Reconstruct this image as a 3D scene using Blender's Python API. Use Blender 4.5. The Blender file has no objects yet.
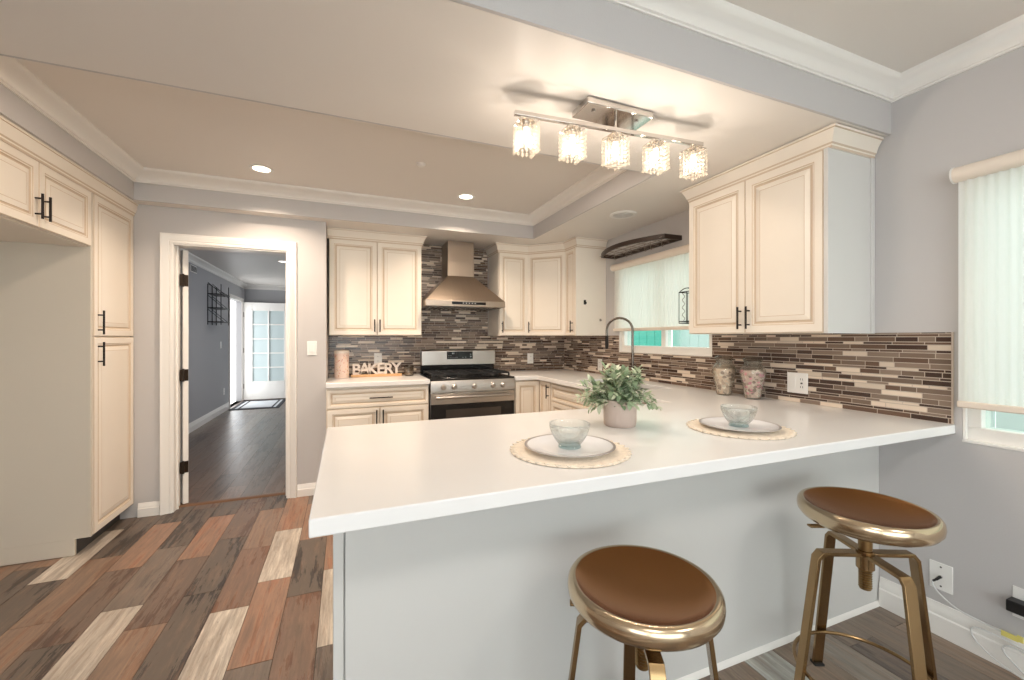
import bpy, bmesh, math, random
from mathutils import Vector, Matrix
PI = math.pi
R = math.radians
sc = bpy.context.scene
COL = sc.collection

# ------------------------------------------------------------------ camera, world, exposure, large lights
cam_d = bpy.data.cameras.new('camera')
cam = bpy.data.objects.new('camera', cam_d); COL.objects.link(cam)
cam.location = (0, 0, 1.31)
cam.rotation_euler = (R(90), 0, R(-21.9))
cam_d.sensor_width = 36.0
cam_d.lens = 415.0 / 1024.0 * 36.0
cam_d.shift_y = -2.0 / 1024.0
cam_d.clip_start = 0.05
sc.camera = cam
sc.view_settings.view_transform = 'Standard'
sc.view_settings.look = 'None'
sc.view_settings.gamma = 1.0
sc.view_settings.use_curve_mapping = False
sc.view_settings.exposure = 0.0
sc.cycles.use_denoising = True
sc.cycles.max_bounces = 10
sc.cycles.diffuse_bounces = 6
sc.cycles.transparent_max_bounces = 24
sc.cycles.sample_clamp_indirect = 6.0
sc.cycles.caustics_reflective = False
sc.cycles.caustics_refractive = True

world = bpy.data.worlds.new('daylight'); sc.world = world
world.use_nodes = True
bg = world.node_tree.nodes['Background']
bg.inputs['Color'].default_value = (1.0, 0.99, 0.97, 1)
bg.inputs['Strength'].default_value = 2.8

def area(name, loc, rot, sx, sy, power, col, disk=False):
    l = bpy.data.lights.new(name, 'AREA')
    l.shape = 'DISK' if disk else 'RECTANGLE'
    l.size = sx
    if not disk: l.size_y = sy
    l.energy = power; l.color = col
    o = bpy.data.objects.new(name, l); COL.objects.link(o)
    o.location = loc; o.rotation_euler = rot
    return o
DAY = (0.92, 0.96, 1.0)
# daylight through the living-room patio doors and side window behind the camera
area('daylight_patio_doors', (-0.2, -3.9, 1.25), (R(90), 0, R(180)), 3.6, 2.1, 125, DAY)
area('daylight_side_window', (-2.02, -2.0, 1.4), (R(90), 0, R(-90)), 1.8, 1.3, 36, DAY)
# added fill lamps without fixtures: living-room ceiling and near half of kitchen tray
for q, (lx, ly, lz, lw, lc, ls) in enumerate(((.05, -.75, 2.52, 14.5, (1, .96, .92), .5), (1.55, -.75, 2.52, 14.5, (1, .96, .92), .5), (-.55, 2.32, 2.485, 11, (1, .82, .65), .12), (.94, 2.32, 2.485, 9, (1, .82, .65), .12))):
    area('added_fill_lamp', (lx, ly, lz), (0, 0, 0), ls, 0, lw, lc, True)
# daylight through the hall's open front door and its window
area('daylight_front_door', (-1.97, 9.62, 1.05), (R(90), 0, R(-90)), 0.85, 1.9, 10, (0.88, 0.95, 1.0))
area('daylight_hall_window', (1.15, 7.2, 1.5), (R(90), 0, R(90)), 1.6, 1.2, 22, (0.86, 0.93, 1.0))

# ------------------------------------------------------------------ materials
def lin(c):
    return tuple(((v / 255.0) / 12.92 if v / 255.0 <= 0.04045 else ((v / 255.0 + 0.055) / 1.055) ** 2.4) for v in c) + (1.0,)

def mat(name, rgb, rough=0.5, metal=0.0, noise=0.0, scale=8.0, bump=0.0, bscale=60.0, spec=None, stretch=(1, 1, 1), coat=0.0):
    m = bpy.data.materials.new(name); m.use_nodes = True
    nt = m.node_tree; b = nt.nodes['Principled BSDF']
    c = lin(rgb)
    b.inputs['Base Color'].default_value = c
    b.inputs['Roughness'].default_value = rough
    b.inputs['Metallic'].default_value = metal
    if spec is not None: b.inputs['Specular IOR Level'].default_value = spec
    if coat: b.inputs['Coat Weight'].default_value = coat
    tc = nt.nodes.new('ShaderNodeTexCoord')
    mp = nt.nodes.new('ShaderNodeMapping'); mp.inputs['Scale'].default_value = stretch
    nt.links.new(tc.outputs['Object'], mp.inputs['Vector'])
    if noise:
        n = nt.nodes.new('ShaderNodeTexNoise'); n.inputs['Scale'].default_value = scale; n.inputs['Detail'].default_value = 5
        nt.links.new(mp.outputs['Vector'], n.inputs['Vector'])
        mx = nt.nodes.new('ShaderNodeMix'); mx.data_type = 'RGBA'
        mx.inputs['A'].default_value = tuple(v * (1 - noise) for v in c[:3]) + (1,)
        mx.inputs['B'].default_value = tuple(min(1, v * (1 + noise * 0.6)) for v in c[:3]) + (1,)
        nt.links.new(n.outputs['Fac'], mx.inputs['Factor'])
        nt.links.new(mx.outputs['Result'], b.inputs['Base Color'])
    if bump:
        n2 = nt.nodes.new('ShaderNodeTexNoise'); n2.inputs['Scale'].default_value = bscale; n2.inputs['Detail'].default_value = 3
        nt.links.new(mp.outputs['Vector'], n2.inputs['Vector'])
        bp = nt.nodes.new('ShaderNodeBump'); bp.inputs['Strength'].default_value = bump; bp.inputs['Distance'].default_value = 0.01
        nt.links.new(n2.outputs['Fac'], bp.inputs['Height'])
        nt.links.new(bp.outputs['Normal'], b.inputs['Normal'])
    return m

def emit(name, rgb, strength):
    m = bpy.data.materials.new(name); m.use_nodes = True
    nt = m.node_tree; b = nt.nodes['Principled BSDF']
    b.inputs['Base Color'].default_value = lin(rgb)
    b.inputs['Emission Color'].default_value = lin(rgb)
    b.inputs['Emission Strength'].default_value = strength
    return m

def glass(name, tint, fac=1.0, rough=0.02, body=0.0, bodycol=(255, 255, 255)):
    """thin clear glass: tinted see-through with a Fresnel reflection"""
    m = bpy.data.materials.new(name); m.use_nodes = True
    nt = m.node_tree; out = nt.nodes['Material Output']; nt.nodes.remove(nt.nodes['Principled BSDF'])
    tr = nt.nodes.new('ShaderNodeBsdfTransparent'); tr.inputs['Color'].default_value = lin(tint)
    gl = nt.nodes.new('ShaderNodeBsdfGlossy'); gl.inputs['Roughness'].default_value = rough
    lw = nt.nodes.new('ShaderNodeLayerWeight'); lw.inputs['Blend'].default_value = 0.5
    pw = nt.nodes.new('ShaderNodeMath'); pw.operation = 'POWER'; pw.inputs[1].default_value = 3.5
    nt.links.new(lw.outputs['Facing'], pw.inputs[0])
    mp = nt.nodes.new('ShaderNodeMath'); mp.operation = 'MULTIPLY_ADD'; mp.inputs[1].default_value = .55 * fac; mp.inputs[2].default_value = .04 * fac
    nt.links.new(pw.outputs[0], mp.inputs[0])
    mx = nt.nodes.new('ShaderNodeMixShader')
    nt.links.new(mp.outputs[0], mx.inputs['Fac'])
    src = tr
    if body:
        df = nt.nodes.new('ShaderNodeBsdfTranslucent'); df.inputs['Color'].default_value = lin(bodycol)
        d2 = nt.nodes.new('ShaderNodeBsdfDiffuse'); d2.inputs['Color'].default_value = lin(bodycol)
        mb = nt.nodes.new('ShaderNodeMixShader'); mb.inputs['Fac'].default_value = 0.4
        nt.links.new(df.outputs[0], mb.inputs[1]); nt.links.new(d2.outputs[0], mb.inputs[2])
        m2 = nt.nodes.new('ShaderNodeMixShader'); m2.inputs['Fac'].default_value = body
        nt.links.new(tr.outputs[0], m2.inputs[1]); nt.links.new(mb.outputs[0], m2.inputs[2])
        src = m2
    nt.links.new(src.outputs[0], mx.inputs[1]); nt.links.new(gl.outputs[0], mx.inputs[2])
    nt.links.new(mx.outputs[0], out.inputs['Surface'])
    return m

def clear_solid(name, rgb, share):
    """blown glass: refracting glass mixed with plain see-through"""
    m = bpy.data.materials.new(name); m.use_nodes = True
    nt = m.node_tree; out = nt.nodes['Material Output']; nt.nodes.remove(nt.nodes['Principled BSDF'])
    tr = nt.nodes.new('ShaderNodeBsdfTransparent'); tr.inputs['Color'].default_value = lin(rgb)
    g = nt.nodes.new('ShaderNodeBsdfGlass'); g.inputs['Color'].default_value = lin(rgb); g.inputs['IOR'].default_value = 1.42; g.inputs['Roughness'].default_value = 0.01
    mx = nt.nodes.new('ShaderNodeMixShader'); mx.inputs['Fac'].default_value = share
    nt.links.new(tr.outputs[0], mx.inputs[1]); nt.links.new(g.outputs[0], mx.inputs[2]); nt.links.new(mx.outputs[0], out.inputs['Surface'])
    return m

def fabric_shade(name, rgb, trans):
    m = bpy.data.materials.new(name); m.use_nodes = True
    nt = m.node_tree; out = nt.nodes['Material Output']; nt.nodes.remove(nt.nodes['Principled BSDF'])
    tl = nt.nodes.new('ShaderNodeBsdfTranslucent'); tl.inputs['Color'].default_value = lin(rgb)
    df = nt.nodes.new('ShaderNodeBsdfDiffuse'); df.inputs['Color'].default_value = lin(rgb)
    mx = nt.nodes.new('ShaderNodeMixShader'); mx.inputs['Fac'].default_value = trans
    nt.links.new(df.outputs[0], mx.inputs[1]); nt.links.new(tl.outputs[0], mx.inputs[2])
    nt.links.new(mx.outputs[0], out.inputs['Surface'])
    return m

def attr_mat(name, rough=0.5, grain=0.0, coat=0.0, rough2=None):
    """surface colour from each piece's own colour attribute, with wood grain and worn paint when grain > 0"""
    m = bpy.data.materials.new(name); m.use_nodes = True
    nt = m.node_tree; b = nt.nodes['Principled BSDF']; L = nt.links
    a = nt.nodes.new('ShaderNodeVertexColor'); a.layer_name = 'tone'
    b.inputs['Roughness'].default_value = rough
    b.inputs['Coat Weight'].default_value = coat
    if grain:
        tc = nt.nodes.new('ShaderNodeTexCoord')
        sh = nt.nodes.new('ShaderNodeVectorMath'); sh.operation = 'MULTIPLY_ADD'
        sh.inputs[1].default_value = (1, 1, 1)
        cb = nt.nodes.new('ShaderNodeCombineXYZ')
        mm = nt.nodes.new('ShaderNodeMath'); mm.operation = 'MULTIPLY'; mm.inputs[1].default_value = 37.0
        L.new(a.outputs['Alpha'], mm.inputs[0])
        L.new(mm.outputs[0], cb.inputs['X']); L.new(mm.outputs[0], cb.inputs['Z'])
        L.new(tc.outputs['Object'], sh.inputs[0]); L.new(cb.outputs[0], sh.inputs[2])
        def noise(scale, st, det=6, rg=0.6):
            mp = nt.nodes.new('ShaderNodeMapping'); mp.inputs['Scale'].default_value = st
            L.new(sh.outputs[0], mp.inputs['Vector'])
            n = nt.nodes.new('ShaderNodeTexNoise'); n.inputs['Scale'].default_value = scale
            n.inputs['Detail'].default_value = det; n.inputs['Roughness'].default_value = rg
            L.new(mp.outputs['Vector'], n.inputs['Vector']); return n
        def ramp(src, p0, p1, c0=(0, 0, 0, 1), c1=(1, 1, 1, 1)):
            r = nt.nodes.new('ShaderNodeValToRGB'); L.new(src, r.inputs[0])
            r.color_ramp.elements[0].position = p0; r.color_ramp.elements[0].color = c0
            r.color_ramp.elements[1].position = p1; r.color_ramp.elements[1].color = c1
            return r
        def mix(f, A, B, mode='MIX'):
            x = nt.nodes.new('ShaderNodeMix'); x.data_type = 'RGBA'; x.blend_type = mode
            for k, v in (('Factor', f), ('A', A), ('B', B)):
                if hasattr(v, 'node'): L.new(v, x.inputs[k])
                else: x.inputs[k].default_value = v
            return x.outputs['Result']
        g1 = noise(1.0, (60, 3.5, 1), 9, .7)      # long fine grain
        g2 = noise(1.0, (20, 2.2, 1), 8, .68)    # large worn patches
        g3 = noise(1.0, (34, 4.5, 1), 9, .74)       # rubbed pale / orange patches
        g4 = noise(1.0, (120, 30, 1), 4, .6)     # small dark flecks
        r1 = ramp(g1.outputs['Fac'], 0.32, 0.68, (0.52, 0.50, 0.49, 1), (1.22, 1.22, 1.22, 1))
        c = mix(grain, a.outputs['Color'], r1.outputs['Color'], 'MULTIPLY')
        def layer(c, src, p0, p1, amt, col):
            r_ = ramp(src, p0, p1)
            f_ = nt.nodes.new('ShaderNodeMath'); f_.operation = 'MULTIPLY'; f_.inputs[1].default_value = amt * grain
            L.new(r_.outputs['Color'], f_.inputs[0])
            return mix(f_.outputs[0], c, lin(col))
        c = layer(c, g2.outputs['Fac'], .44, .70, .62, (66, 55, 49))
        c = layer(c, g3.outputs['Fac'], .50, .74, .40, (170, 134, 108))
        c = layer(c, g2.outputs['Fac'], .46, .30, .22, (170, 154, 138))
        c = layer(c, g4.outputs['Fac'], .62, .74, .45, (70, 58, 52))
        L.new(c, b.inputs['Base Color'])
        bp = nt.nodes.new('ShaderNodeBump'); bp.inputs['Strength'].default_value = 0.12; bp.inputs['Distance'].default_value = 0.003
        L.new(g1.outputs['Fac'], bp.inputs['Height']); L.new(bp.outputs['Normal'], b.inputs['Normal'])
        rr = nt.nodes.new('ShaderNodeMapRange'); rr.inputs['To Min'].default_value = rough - .1; rr.inputs['To Max'].default_value = rough + .15
        L.new(g3.outputs['Fac'], rr.inputs['Value']); L.new(rr.outputs['Result'], b.inputs['Roughness'])
    else:
        L.new(a.outputs['Color'], b.inputs['Base Color'])
    return m

M = {
    'wall':    mat('grey_wall_paint', (196, 193, 192), 0.7, bump=0.05, bscale=180),
    'hallwall': mat('hall_grey_paint', (176, 176, 179), 0.7, bump=0.05, bscale=180),
    'ceil':    mat('ceiling_paint', (230, 225, 219), 0.48, bump=0.04, bscale=9),
    'trim':    mat('white_trim_paint', (240, 237, 232), 0.35),
    'cream':   mat('cream_cabinet_paint', (239, 230, 217), 0.38, noise=0.05, scale=5),
    'glaze':   mat('brown_glaze', (210, 191, 168), 0.45),
    'cab_in':  mat('cabinet_interior', (150, 135, 115), 0.6),
    'panel':   mat('painted_panel', (214, 213, 210), 0.45, noise=0.02, scale=2),
    'grey_panel': mat('primed_panel', (214, 205, 190), 0.5, noise=0.03, scale=3),
    'quartz':  mat('white_quartz', (238, 237, 236), 0.2, noise=0.035, scale=3.0),
    'bronze':  mat('dark_bronze', (42, 36, 33), 0.38, 0.7),
    'steel':   mat('brushed_steel', (196, 190, 184), 0.28, 1.0, noise=0.08, scale=3, stretch=(1, 1, 60), bump=0.03, bscale=4),
    'steel_h': mat('brushed_steel_hood', (180, 165, 150), 0.28, 1.0, noise=0.06, scale=2, stretch=(40, 1, 1)),
    'chrome':  mat('chrome', (220, 216, 212), 0.08, 1.0),
    'nickel':  mat('dark_nickel', (128, 120, 112), 0.22, 1.0),
    'black':   mat('black_plastic', (22, 22, 23), 0.35),
    'iron':    mat('cast_iron', (26, 26, 27), 0.6),
    'enamel':  mat('black_enamel', (20, 20, 22), 0.18),
    'ovenglass': mat('oven_glass', (58, 52, 48), 0.1, coat=0.5),
    'display': mat('black_glass_display', (14, 14, 16), 0.08),
    'digit':   mat('display_marks', (188, 196, 200), 0.5),
    'white':   mat('white_plastic', (238, 236, 232), 0.35),
    'slot':    mat('socket_slot', (60, 58, 56), 0.5),
    'copper_dish': mat('burnished_copper', (184, 126, 78), 0.24, 1.0, noise=0.14, scale=5, bump=0.012, bscale=14),
    'brass':   mat('antique_brass', (210, 188, 158), 0.2, 1.0, noise=0.16, scale=5, bump=0.015, bscale=14),
    'brass_dark': mat('antique_brass_leg', (156, 128, 92), 0.25, 1.0, noise=0.12, scale=9),
    'thread':  mat('screw_steel', (150, 122, 84), 0.3, 1.0),
    'dark_wood': mat('dark_stained_wood', (52, 36, 28), 0.45, noise=0.3, scale=6, stretch=(8, 8, 1)),
    'wire':    mat('grey_wire', (150, 140, 130), 0.4, 0.8),
    'clear':   clear_solid('clear_glass', (250, 252, 252), 0.45),
    'aqua':    clear_solid('aqua_glass', (252, 254, 254), 0.5),
    'aqua_base': glass('thick_aqua_glass', (232, 244, 246), 1.2, body=0.10, bodycol=(160, 200, 210)),
    'smoke':   glass('smoked_glass', (214, 210, 204), 1.2, body=0.06, bodycol=(190, 180, 170)),
    'crystal': glass('crystal_bead', (255, 253, 250), 1.0, rough=0.06, body=0.10, bodycol=(255, 244, 226)),
    'winglass': glass('window_glass', (238, 248, 246), 0.6),
    'doorglass': mat('frosted_door_lite', (190, 203, 204), 0.45),
    'bulb':    emit('lit_bulb', (255, 232, 196), 10.0),
    'lens':    emit('lit_downlight_lens', (255, 240, 214), 9.0),
    'hall_lens': emit('lit_hall_downlight', (255, 246, 232), 5.0),
    'plate':   mat('white_ceramic', (240, 240, 243), 0.12),
    'plate_rim': mat('grey_plate_rim', (150, 142, 140), 0.35),
    'straw':   mat('natural_woven_straw', (240, 226, 208), 0.8, noise=0.28, scale=110),
    'pot':     mat('concrete_pot', (196, 178, 168), 0.75, noise=0.06, scale=14, bump=0.1, bscale=90),
    'soil':    mat('moss_soil', (70, 62, 48), 0.9),
    'stem':    mat('plant_stem', (98, 112, 78), 0.7),
    'leaf':    attr_mat('sage_leaf', 0.55),
    'petals':  attr_mat('potpourri_bits', 0.7),
    'sprinkle': attr_mat('sprinkle_print', 0.4),
    'planks':  attr_mat('wood_look_tile', 0.42, 1.0),
    'hallplanks': attr_mat('hall_plank', 0.30, 0.8),
    'grout':   mat('dark_grout', (72, 64, 58), 0.85),
    'tiles':   attr_mat('mosaic_tile', 0.2),
    'tgrout':  mat('mosaic_grout', (190, 176, 162), 0.85),
    'shade_r': fabric_shade('ribbed_shade_fabric', (248, 249, 246), 0.52),
    'shade_s': fabric_shade('ribbed_sink_shade_fabric', (248, 247, 242), 0.52),
    'rail':    mat('shade_rail', (234, 222, 208), 0.4),
    'letters': mat('whitewashed_letters', (238, 226, 216), 0.6, noise=0.1, scale=30),
    'board':   mat('pale_wood', (214, 170, 124), 0.55, noise=0.15, scale=10, stretch=(1, 12, 12)),
    'turq':    mat('turquoise_paint', (92, 190, 172), 0.6),
    'siding':  mat('white_siding', (225, 232, 230), 0.6),
    'ground':  mat('outdoor_concrete', (190, 188, 182), 0.9, noise=0.1, scale=4),
    'hinge':   mat('aged_hinge', (54, 44, 36), 0.45, 0.7),
    'rug_dark': mat('mat_border', (58, 58, 64), 0.9),
    'rug_light': mat('mat_field', (205, 208, 212), 0.9, noise=0.08, scale=30),
    'tag':     mat('yellow_tag', (226, 214, 120), 0.6),
    'cable':   mat('white_cable', (212, 212, 210), 0.45),
    'rubber':  mat('black_rubber', (30, 30, 30), 0.6),
    'threshold': mat('threshold_wood', (120, 88, 64), 0.5, noise=0.2, scale=10),
}

# ------------------------------------------------------------------ mesh builder
class MB:
    def __init__(s): s.v = []; s.f = []; s.m = []; s.c = []
    def add(s, vs, fs, m=0, c=None, T=None):
        n = len(s.v)
        s.v += [tuple(T @ Vector(v)) if T is not None else tuple(v) for v in vs]
        for f in fs:
            s.f.append(tuple(i + n for i in f)); s.m.append(m); s.c.append(c)
        return s
    def box(s, x0, x1, y0, y1, z0, z1, m=0, c=None, T=None):
        vs = [(x, y, z) for z in (z0, z1) for y in (y0, y1) for x in (x0, x1)]
        fs = [(0, 2, 3, 1), (4, 5, 7, 6), (0, 1, 5, 4), (2, 6, 7, 3), (0, 4, 6, 2), (1, 3, 7, 5)]
        return s.add(vs, fs, m, c, T)
    def lathe(s, prof, seg=32, m=0, T=None, c=None, ms=None):
        """profile (r, z) from bottom/out to top; r = 0 closes"""
        vs = []; ring = []
        for r, z in prof:
            if r <= 1e-6:
                ring.append([len(vs)]); vs.append((0, 0, z))
            else:
                b = len(vs); ring.append(list(range(b, b + seg)))
                vs += [(r * math.cos(2 * PI * i / seg), r * math.sin(2 * PI * i / seg), z) for i in range(seg)]
        for k in range(len(ring) - 1):
            a, b = ring[k], ring[k + 1]; fs = []
            for i in range(seg):
                j = (i + 1) % seg
                if len(a) == 1 and len(b) == 1: continue
                if len(a) == 1: fs.append((a[0], b[j], b[i]))
                elif len(b) == 1: fs.append((a[i], a[j], b[0]))
                else: fs.append((a[i], a[j], b[j], b[i]))
            n = len(s.v) if k == 0 else n0
            n0 = n
            if k == 0: s.v += [tuple(T @ Vector(v)) if T is not None else v for v in vs]
            for f in fs:
                s.f.append(tuple(i + n for i in f)); s.m.append(ms[k] if ms else m); s.c.append(c)
        return s
    def tube(s, pts, r, seg=8, m=0, closed=False, T=None, c=None, caps=True):
        P = [Vector(p) for p in pts]; n = len(P)
        rs = r if isinstance(r, (list, tuple)) else [r] * n
        tang = []
        for i in range(n):
            if closed: t = P[(i + 1) % n] - P[i - 1]
            else: t = P[min(i + 1, n - 1)] - P[max(i - 1, 0)]
            tang.append(t.normalized())
        up = Vector((0, 0, 1)) if abs(tang[0].z) < 0.9 else Vector((1, 0, 0))
        nrm = (up - tang[0] * up.dot(tang[0])).normalized()
        vs = []; fs = []
        for i in range(n):
            nrm = nrm - tang[i] * nrm.dot(tang[i])
            nrm = nrm.normalized() if nrm.length > 1e-6 else tang[i].orthogonal().normalized()
            bi = tang[i].cross(nrm)
            for k in range(seg):
                a = 2 * PI * k / seg
                vs.append(P[i] + (nrm * math.cos(a) + bi * math.sin(a)) * rs[i])
        for i in range(n if closed else n - 1):
            j = (i + 1) % n
            for k in range(seg):
                l = (k + 1) % seg
                fs.append((i * seg + k, i * seg + l, j * seg + l, j * seg + k))
        if not closed and caps:
            fs.append(tuple(reversed(range(seg)))); fs.append(tuple(range((n - 1) * seg, n * seg)))
        return s.add(vs, fs, m, c, T)
    def bar(s, pts, w, t, side, m=0, T=None):
        """flat bar swept through pts: width w along 'side', thickness t"""
        P = [Vector(p) for p in pts]; S = Vector(side).normalized(); n = len(P); vs = []; fs = []
        for i in range(n):
            d0 = (P[i] - P[i - 1]).normalized() if i > 0 else None
            d1 = (P[i + 1] - P[i]).normalized() if i < n - 1 else None
            n0 = d0.cross(S).normalized() if d0 else None
            n1 = d1.cross(S).normalized() if d1 else None
            nn = (n0 + n1).normalized() if (n0 and n1) else (n0 or n1)
            k = 1.0 / max(0.35, nn.dot(n0 or n1))
            for a, b in ((-1, -1), (1, -1), (1, 1), (-1, 1)):
                vs.append(P[i] + S * (a * w / 2) + nn * (b * t / 2 * k))
        for i in range(n - 1):
            for k in range(4):
                l = (k + 1) % 4
                fs.append((i * 4 + k, i * 4 + l, i * 4 + 4 + l, i * 4 + 4 + k))
        fs.append((3, 2, 1, 0)); fs.append(tuple(range((n - 1) * 4, n * 4)))
        return s.add(vs, fs, m, None, T)
    def prism(s, poly, z0, z1, m=0, T=None, c=None):
        n = len(poly)
        vs = [(x, y, z0) for x, y in poly] + [(x, y, z1) for x, y in poly]
        fs = [tuple(reversed(range(n))), tuple(range(n, 2 * n))] + [(i, (i + 1) % n, n + (i + 1) % n, n + i) for i in range(n)]
        return s.add(vs, fs, m, c, T)
    def sweep(s, path, prof, T=None, closed=False, m=0, ms=None):
        """path: 2D points; prof: (o, h) with o to the LEFT of travel and h along the third axis (closed outline)"""
        P = [Vector((p[0], p[1])) for p in path]; n = len(P); k = len(prof); vs = []; fs = []
        for i in range(n):
            d0 = (P[i] - P[i - 1]).normalized() if (i > 0 or closed) else None
            d1 = (P[(i + 1) % n] - P[i]).normalized() if (i < n - 1 or closed) else None
            l0 = Vector((-d0.y, d0.x)) if d0 else None
            l1 = Vector((-d1.y, d1.x)) if d1 else None
            if l0 and l1:
                mm = (l0 + l1).normalized(); mm = mm / max(0.2, mm.dot(l0))
            else: mm = l0 or l1
            for o, h in prof:
                q = P[i] + mm * o; vs.append((q.x, q.y, h))
        cnt = n if closed else n - 1
        base = len(s.v)
        s.v += [tuple(T @ Vector(v)) if T is not None else v for v in vs]
        for i in range(cnt):
            j = (i + 1) % n
            for a in range(k):
                b = (a + 1) % k
                s.f.append(tuple(base + q for q in (i * k + a, j * k + a, j * k + b, i * k + b)))
                s.m.append(ms[a] if ms else m); s.c.append(None)
        if not closed:
            s.f.append(tuple(base + q for q in range(k))); s.m.append(m); s.c.append(None)
            s.f.append(tuple(base + q for q in reversed(range((n - 1) * k, n * k)))); s.m.append(m); s.c.append(None)
        return s
    def sphere(s, ctr, rad, seg=12, rings=8, m=0, c=None, T=None):
        rx, ry, rz = rad if isinstance(rad, (tuple, list)) else (rad,) * 3
        prof = [(math.sin(PI * i / rings), -math.cos(PI * i / rings)) for i in range(rings + 1)]
        prof[0] = (0, -1); prof[-1] = (0, 1)
        X = Matrix.Translation(ctr) @ Matrix.Diagonal((rx, ry, rz, 1))
        return s.lathe(prof, seg, m, (T @ X) if T is not None else X, c)
    def build(s, name, mats, parent=None, loc=None, rotz=0.0, bevel=0.0, seg=2, smooth=35, world=True, rot=None):
        me = bpy.data.meshes.new(name)
        off = Vector((0, 0, 0))
        if parent is not None and world and loc is None: off = parent.location
        me.from_pydata([(v[0] - off[0], v[1] - off[1], v[2] - off[2]) for v in s.v], [], s.f)
        if not isinstance(mats, (list, tuple)): mats = [mats]
        for m in mats: me.materials.append(M[m] if isinstance(m, str) else m)
        me.polygons.foreach_set('material_index', s.m)
        if any(c is not None for c in s.c):
            ca = me.color_attributes.new('tone', 'FLOAT_COLOR', 'CORNER')
            buf = []
            for p, c in zip(me.polygons, s.c):
                cc = c if c is not None else (1, 1, 1, 1)
                buf += list(cc) * p.loop_total
            ca.data.foreach_set('color', buf)
        bm = bmesh.new(); bm.from_mesh(me); bmesh.ops.recalc_face_normals(bm, faces=bm.faces); bm.to_mesh(me); bm.free()
        if smooth:
            me.polygons.foreach_set('use_smooth', [True] * len(me.polygons))
            me.set_sharp_from_angle(angle=R(smooth))
        me.update()
        o = bpy.data.objects.new(name, me); COL.objects.link(o)
        if parent is not None: o.parent = parent
        if loc is not None: o.location = loc
        if rotz: o.rotation_euler.z = rotz
        if rot: o.rotation_euler = rot
        if bevel:
            b = o.modifiers.new('bevel', 'BEVEL'); b.width = bevel; b.segments = seg; b.limit_method = 'ANGLE'; b.angle_limit = R(40)
            b.harden_normals = False
        return o

def thing(name, label, cat, loc=(0, 0, 0), rotz=0.0, group=None):
    o = bpy.data.objects.new(name, None); COL.objects.link(o)
    o.location = loc; o.rotation_euler.z = rotz; o.empty_display_size = 0.05
    o['label'] = label; o['category'] = cat
    if group: o['group'] = group
    return o
def tag(o, label, cat, group=None):
    o['label'] = label; o['category'] = cat
    if group: o['group'] = group
    return o
def struct(o):
    o['kind'] = 'structure'; return o
def struct_empty(name, loc=(0, 0, 0)):
    o = bpy.data.objects.new(name, None); COL.objects.link(o); o.location = loc; o['kind'] = 'structure'; return o
def copy_tree(o, parent=None):
    c = o.copy(); COL.objects.link(c)
    if parent is not None: c.parent = parent
    for ch in list(o.children): copy_tree(ch, c)
    return c

# ------------------------------------------------------------------ key dimensions
WX = 2.44        # window wall
BY = 4.38        # stove wall
DY = 3.84        # doorway wall (kitchen face)
LX = -2.10       # left wall
LZ = 2.29        # low ceiling
TZ = 2.50        # tray ceiling
HZ = 2.53        # living-room ceiling
CT = 0.937       # countertop top
TX0, TX1, TY0, TY1 = -1.40, 1.735, 1.985, 3.735   # tray opening
BEAM = 1.185

# ------------------------------------------------------------------ floors
random.seed(4)
CRM = (210, 201, 188); ORG = (158, 116, 92); BRN = (96, 74, 63); DRK = (66, 59, 55); GRY = (104, 93, 86); TAN = (136, 106, 86); DOR = (118, 84, 66)
known = {}
# columns counted leftwards from x = -0.113; offset A joints 1.935 + .634 k, offset B joints 2.367 + .634 k
known[-1] = {1: GRY, 2: CRM, 3: ORG}
known[0] = {1: GRY, 2: DOR, 3: DRK, 4: ORG}
known[1] = {1: GRY, 2: ORG, 3: CRM, 4: ORG}
known[2] = {1: DRK, 2: CRM, 3: DOR, 4: TAN, 5: DRK}
known[3] = {1: DRK, 2: DRK, 3: DRK, 4: BRN}
known[4] = {2: TAN, 3: BRN, 4: ORG, 5: DRK}
known[5] = {2: CRM, 3: GRY, 4: DRK}
known[6] = {2: DRK, 3: BRN, 4: ORG, 5: DRK}
known[7] = {2: TAN, 3: TAN, 4: DRK}
known[8] = {2: DRK, 3: DRK, 4: CRM, 5: DRK}
known[9] = {2: BRN, 3: DRK, 4: TAN}
W, LN = 0.1615, 0.634
fl = MB()
fl.box(LX - .1, WX + .1, -4.1, 3.98, -0.06, -0.003, 1)
pal = [CRM, ORG, BRN, DRK, GRY, TAN, DRK, GRY, BRN]
palR = [GRY, (150, 142, 132), (126, 112, 100), (196, 200, 194), (104, 94, 86), (140, 122, 106)]
for i in range(-16, 13):
    x1 = -0.113 - i * W; x0 = x1 - W
    if x1 < LX - .05 or x0 > WX: continue
    offb = (i % 2 == 0)
    base = 2.367 if offb else 1.935
    for k in range(-10, 8):
        # index: for A, k=2 is 1.935..2.569 ; for B, k=2 is 1.733..2.367
        y0 = base + (k - (3 if offb else 2)) * LN; y1 = y0 + LN
        if y1 < -4.05 or y0 > 3.97: continue
        y1 = min(y1, 3.965); 
        c = known.get(i, {}).get(k)
        if c is None: c = random.choice(palR if x0 > 0.05 else pal)
        t = lin(c); j = random.uniform(.92, 1.08)
        col = (t[0] * j, t[1] * j, t[2] * j, random.random())
        g = 0.0014
        xa, xb, ya, yb = max(x0, LX) + g, min(x1, WX) - g, y0 + g, y1 - g
        if xb - xa < .01: continue
        vs = [(xa, ya, 0), (xb, ya, 0), (xb, yb, 0), (xa, yb, 0), (xa, ya, -.004), (xb, ya, -.004), (xb, yb, -.004), (xa, yb, -.004)]
        fl.add(vs, [(0, 1, 2, 3), (0, 4, 5, 1), (1, 5, 6, 2), (2, 6, 7, 3), (3, 7, 4, 0)], 0, col)
struct(fl.build('floor', ['planks', 'grout'], smooth=0))

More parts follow.
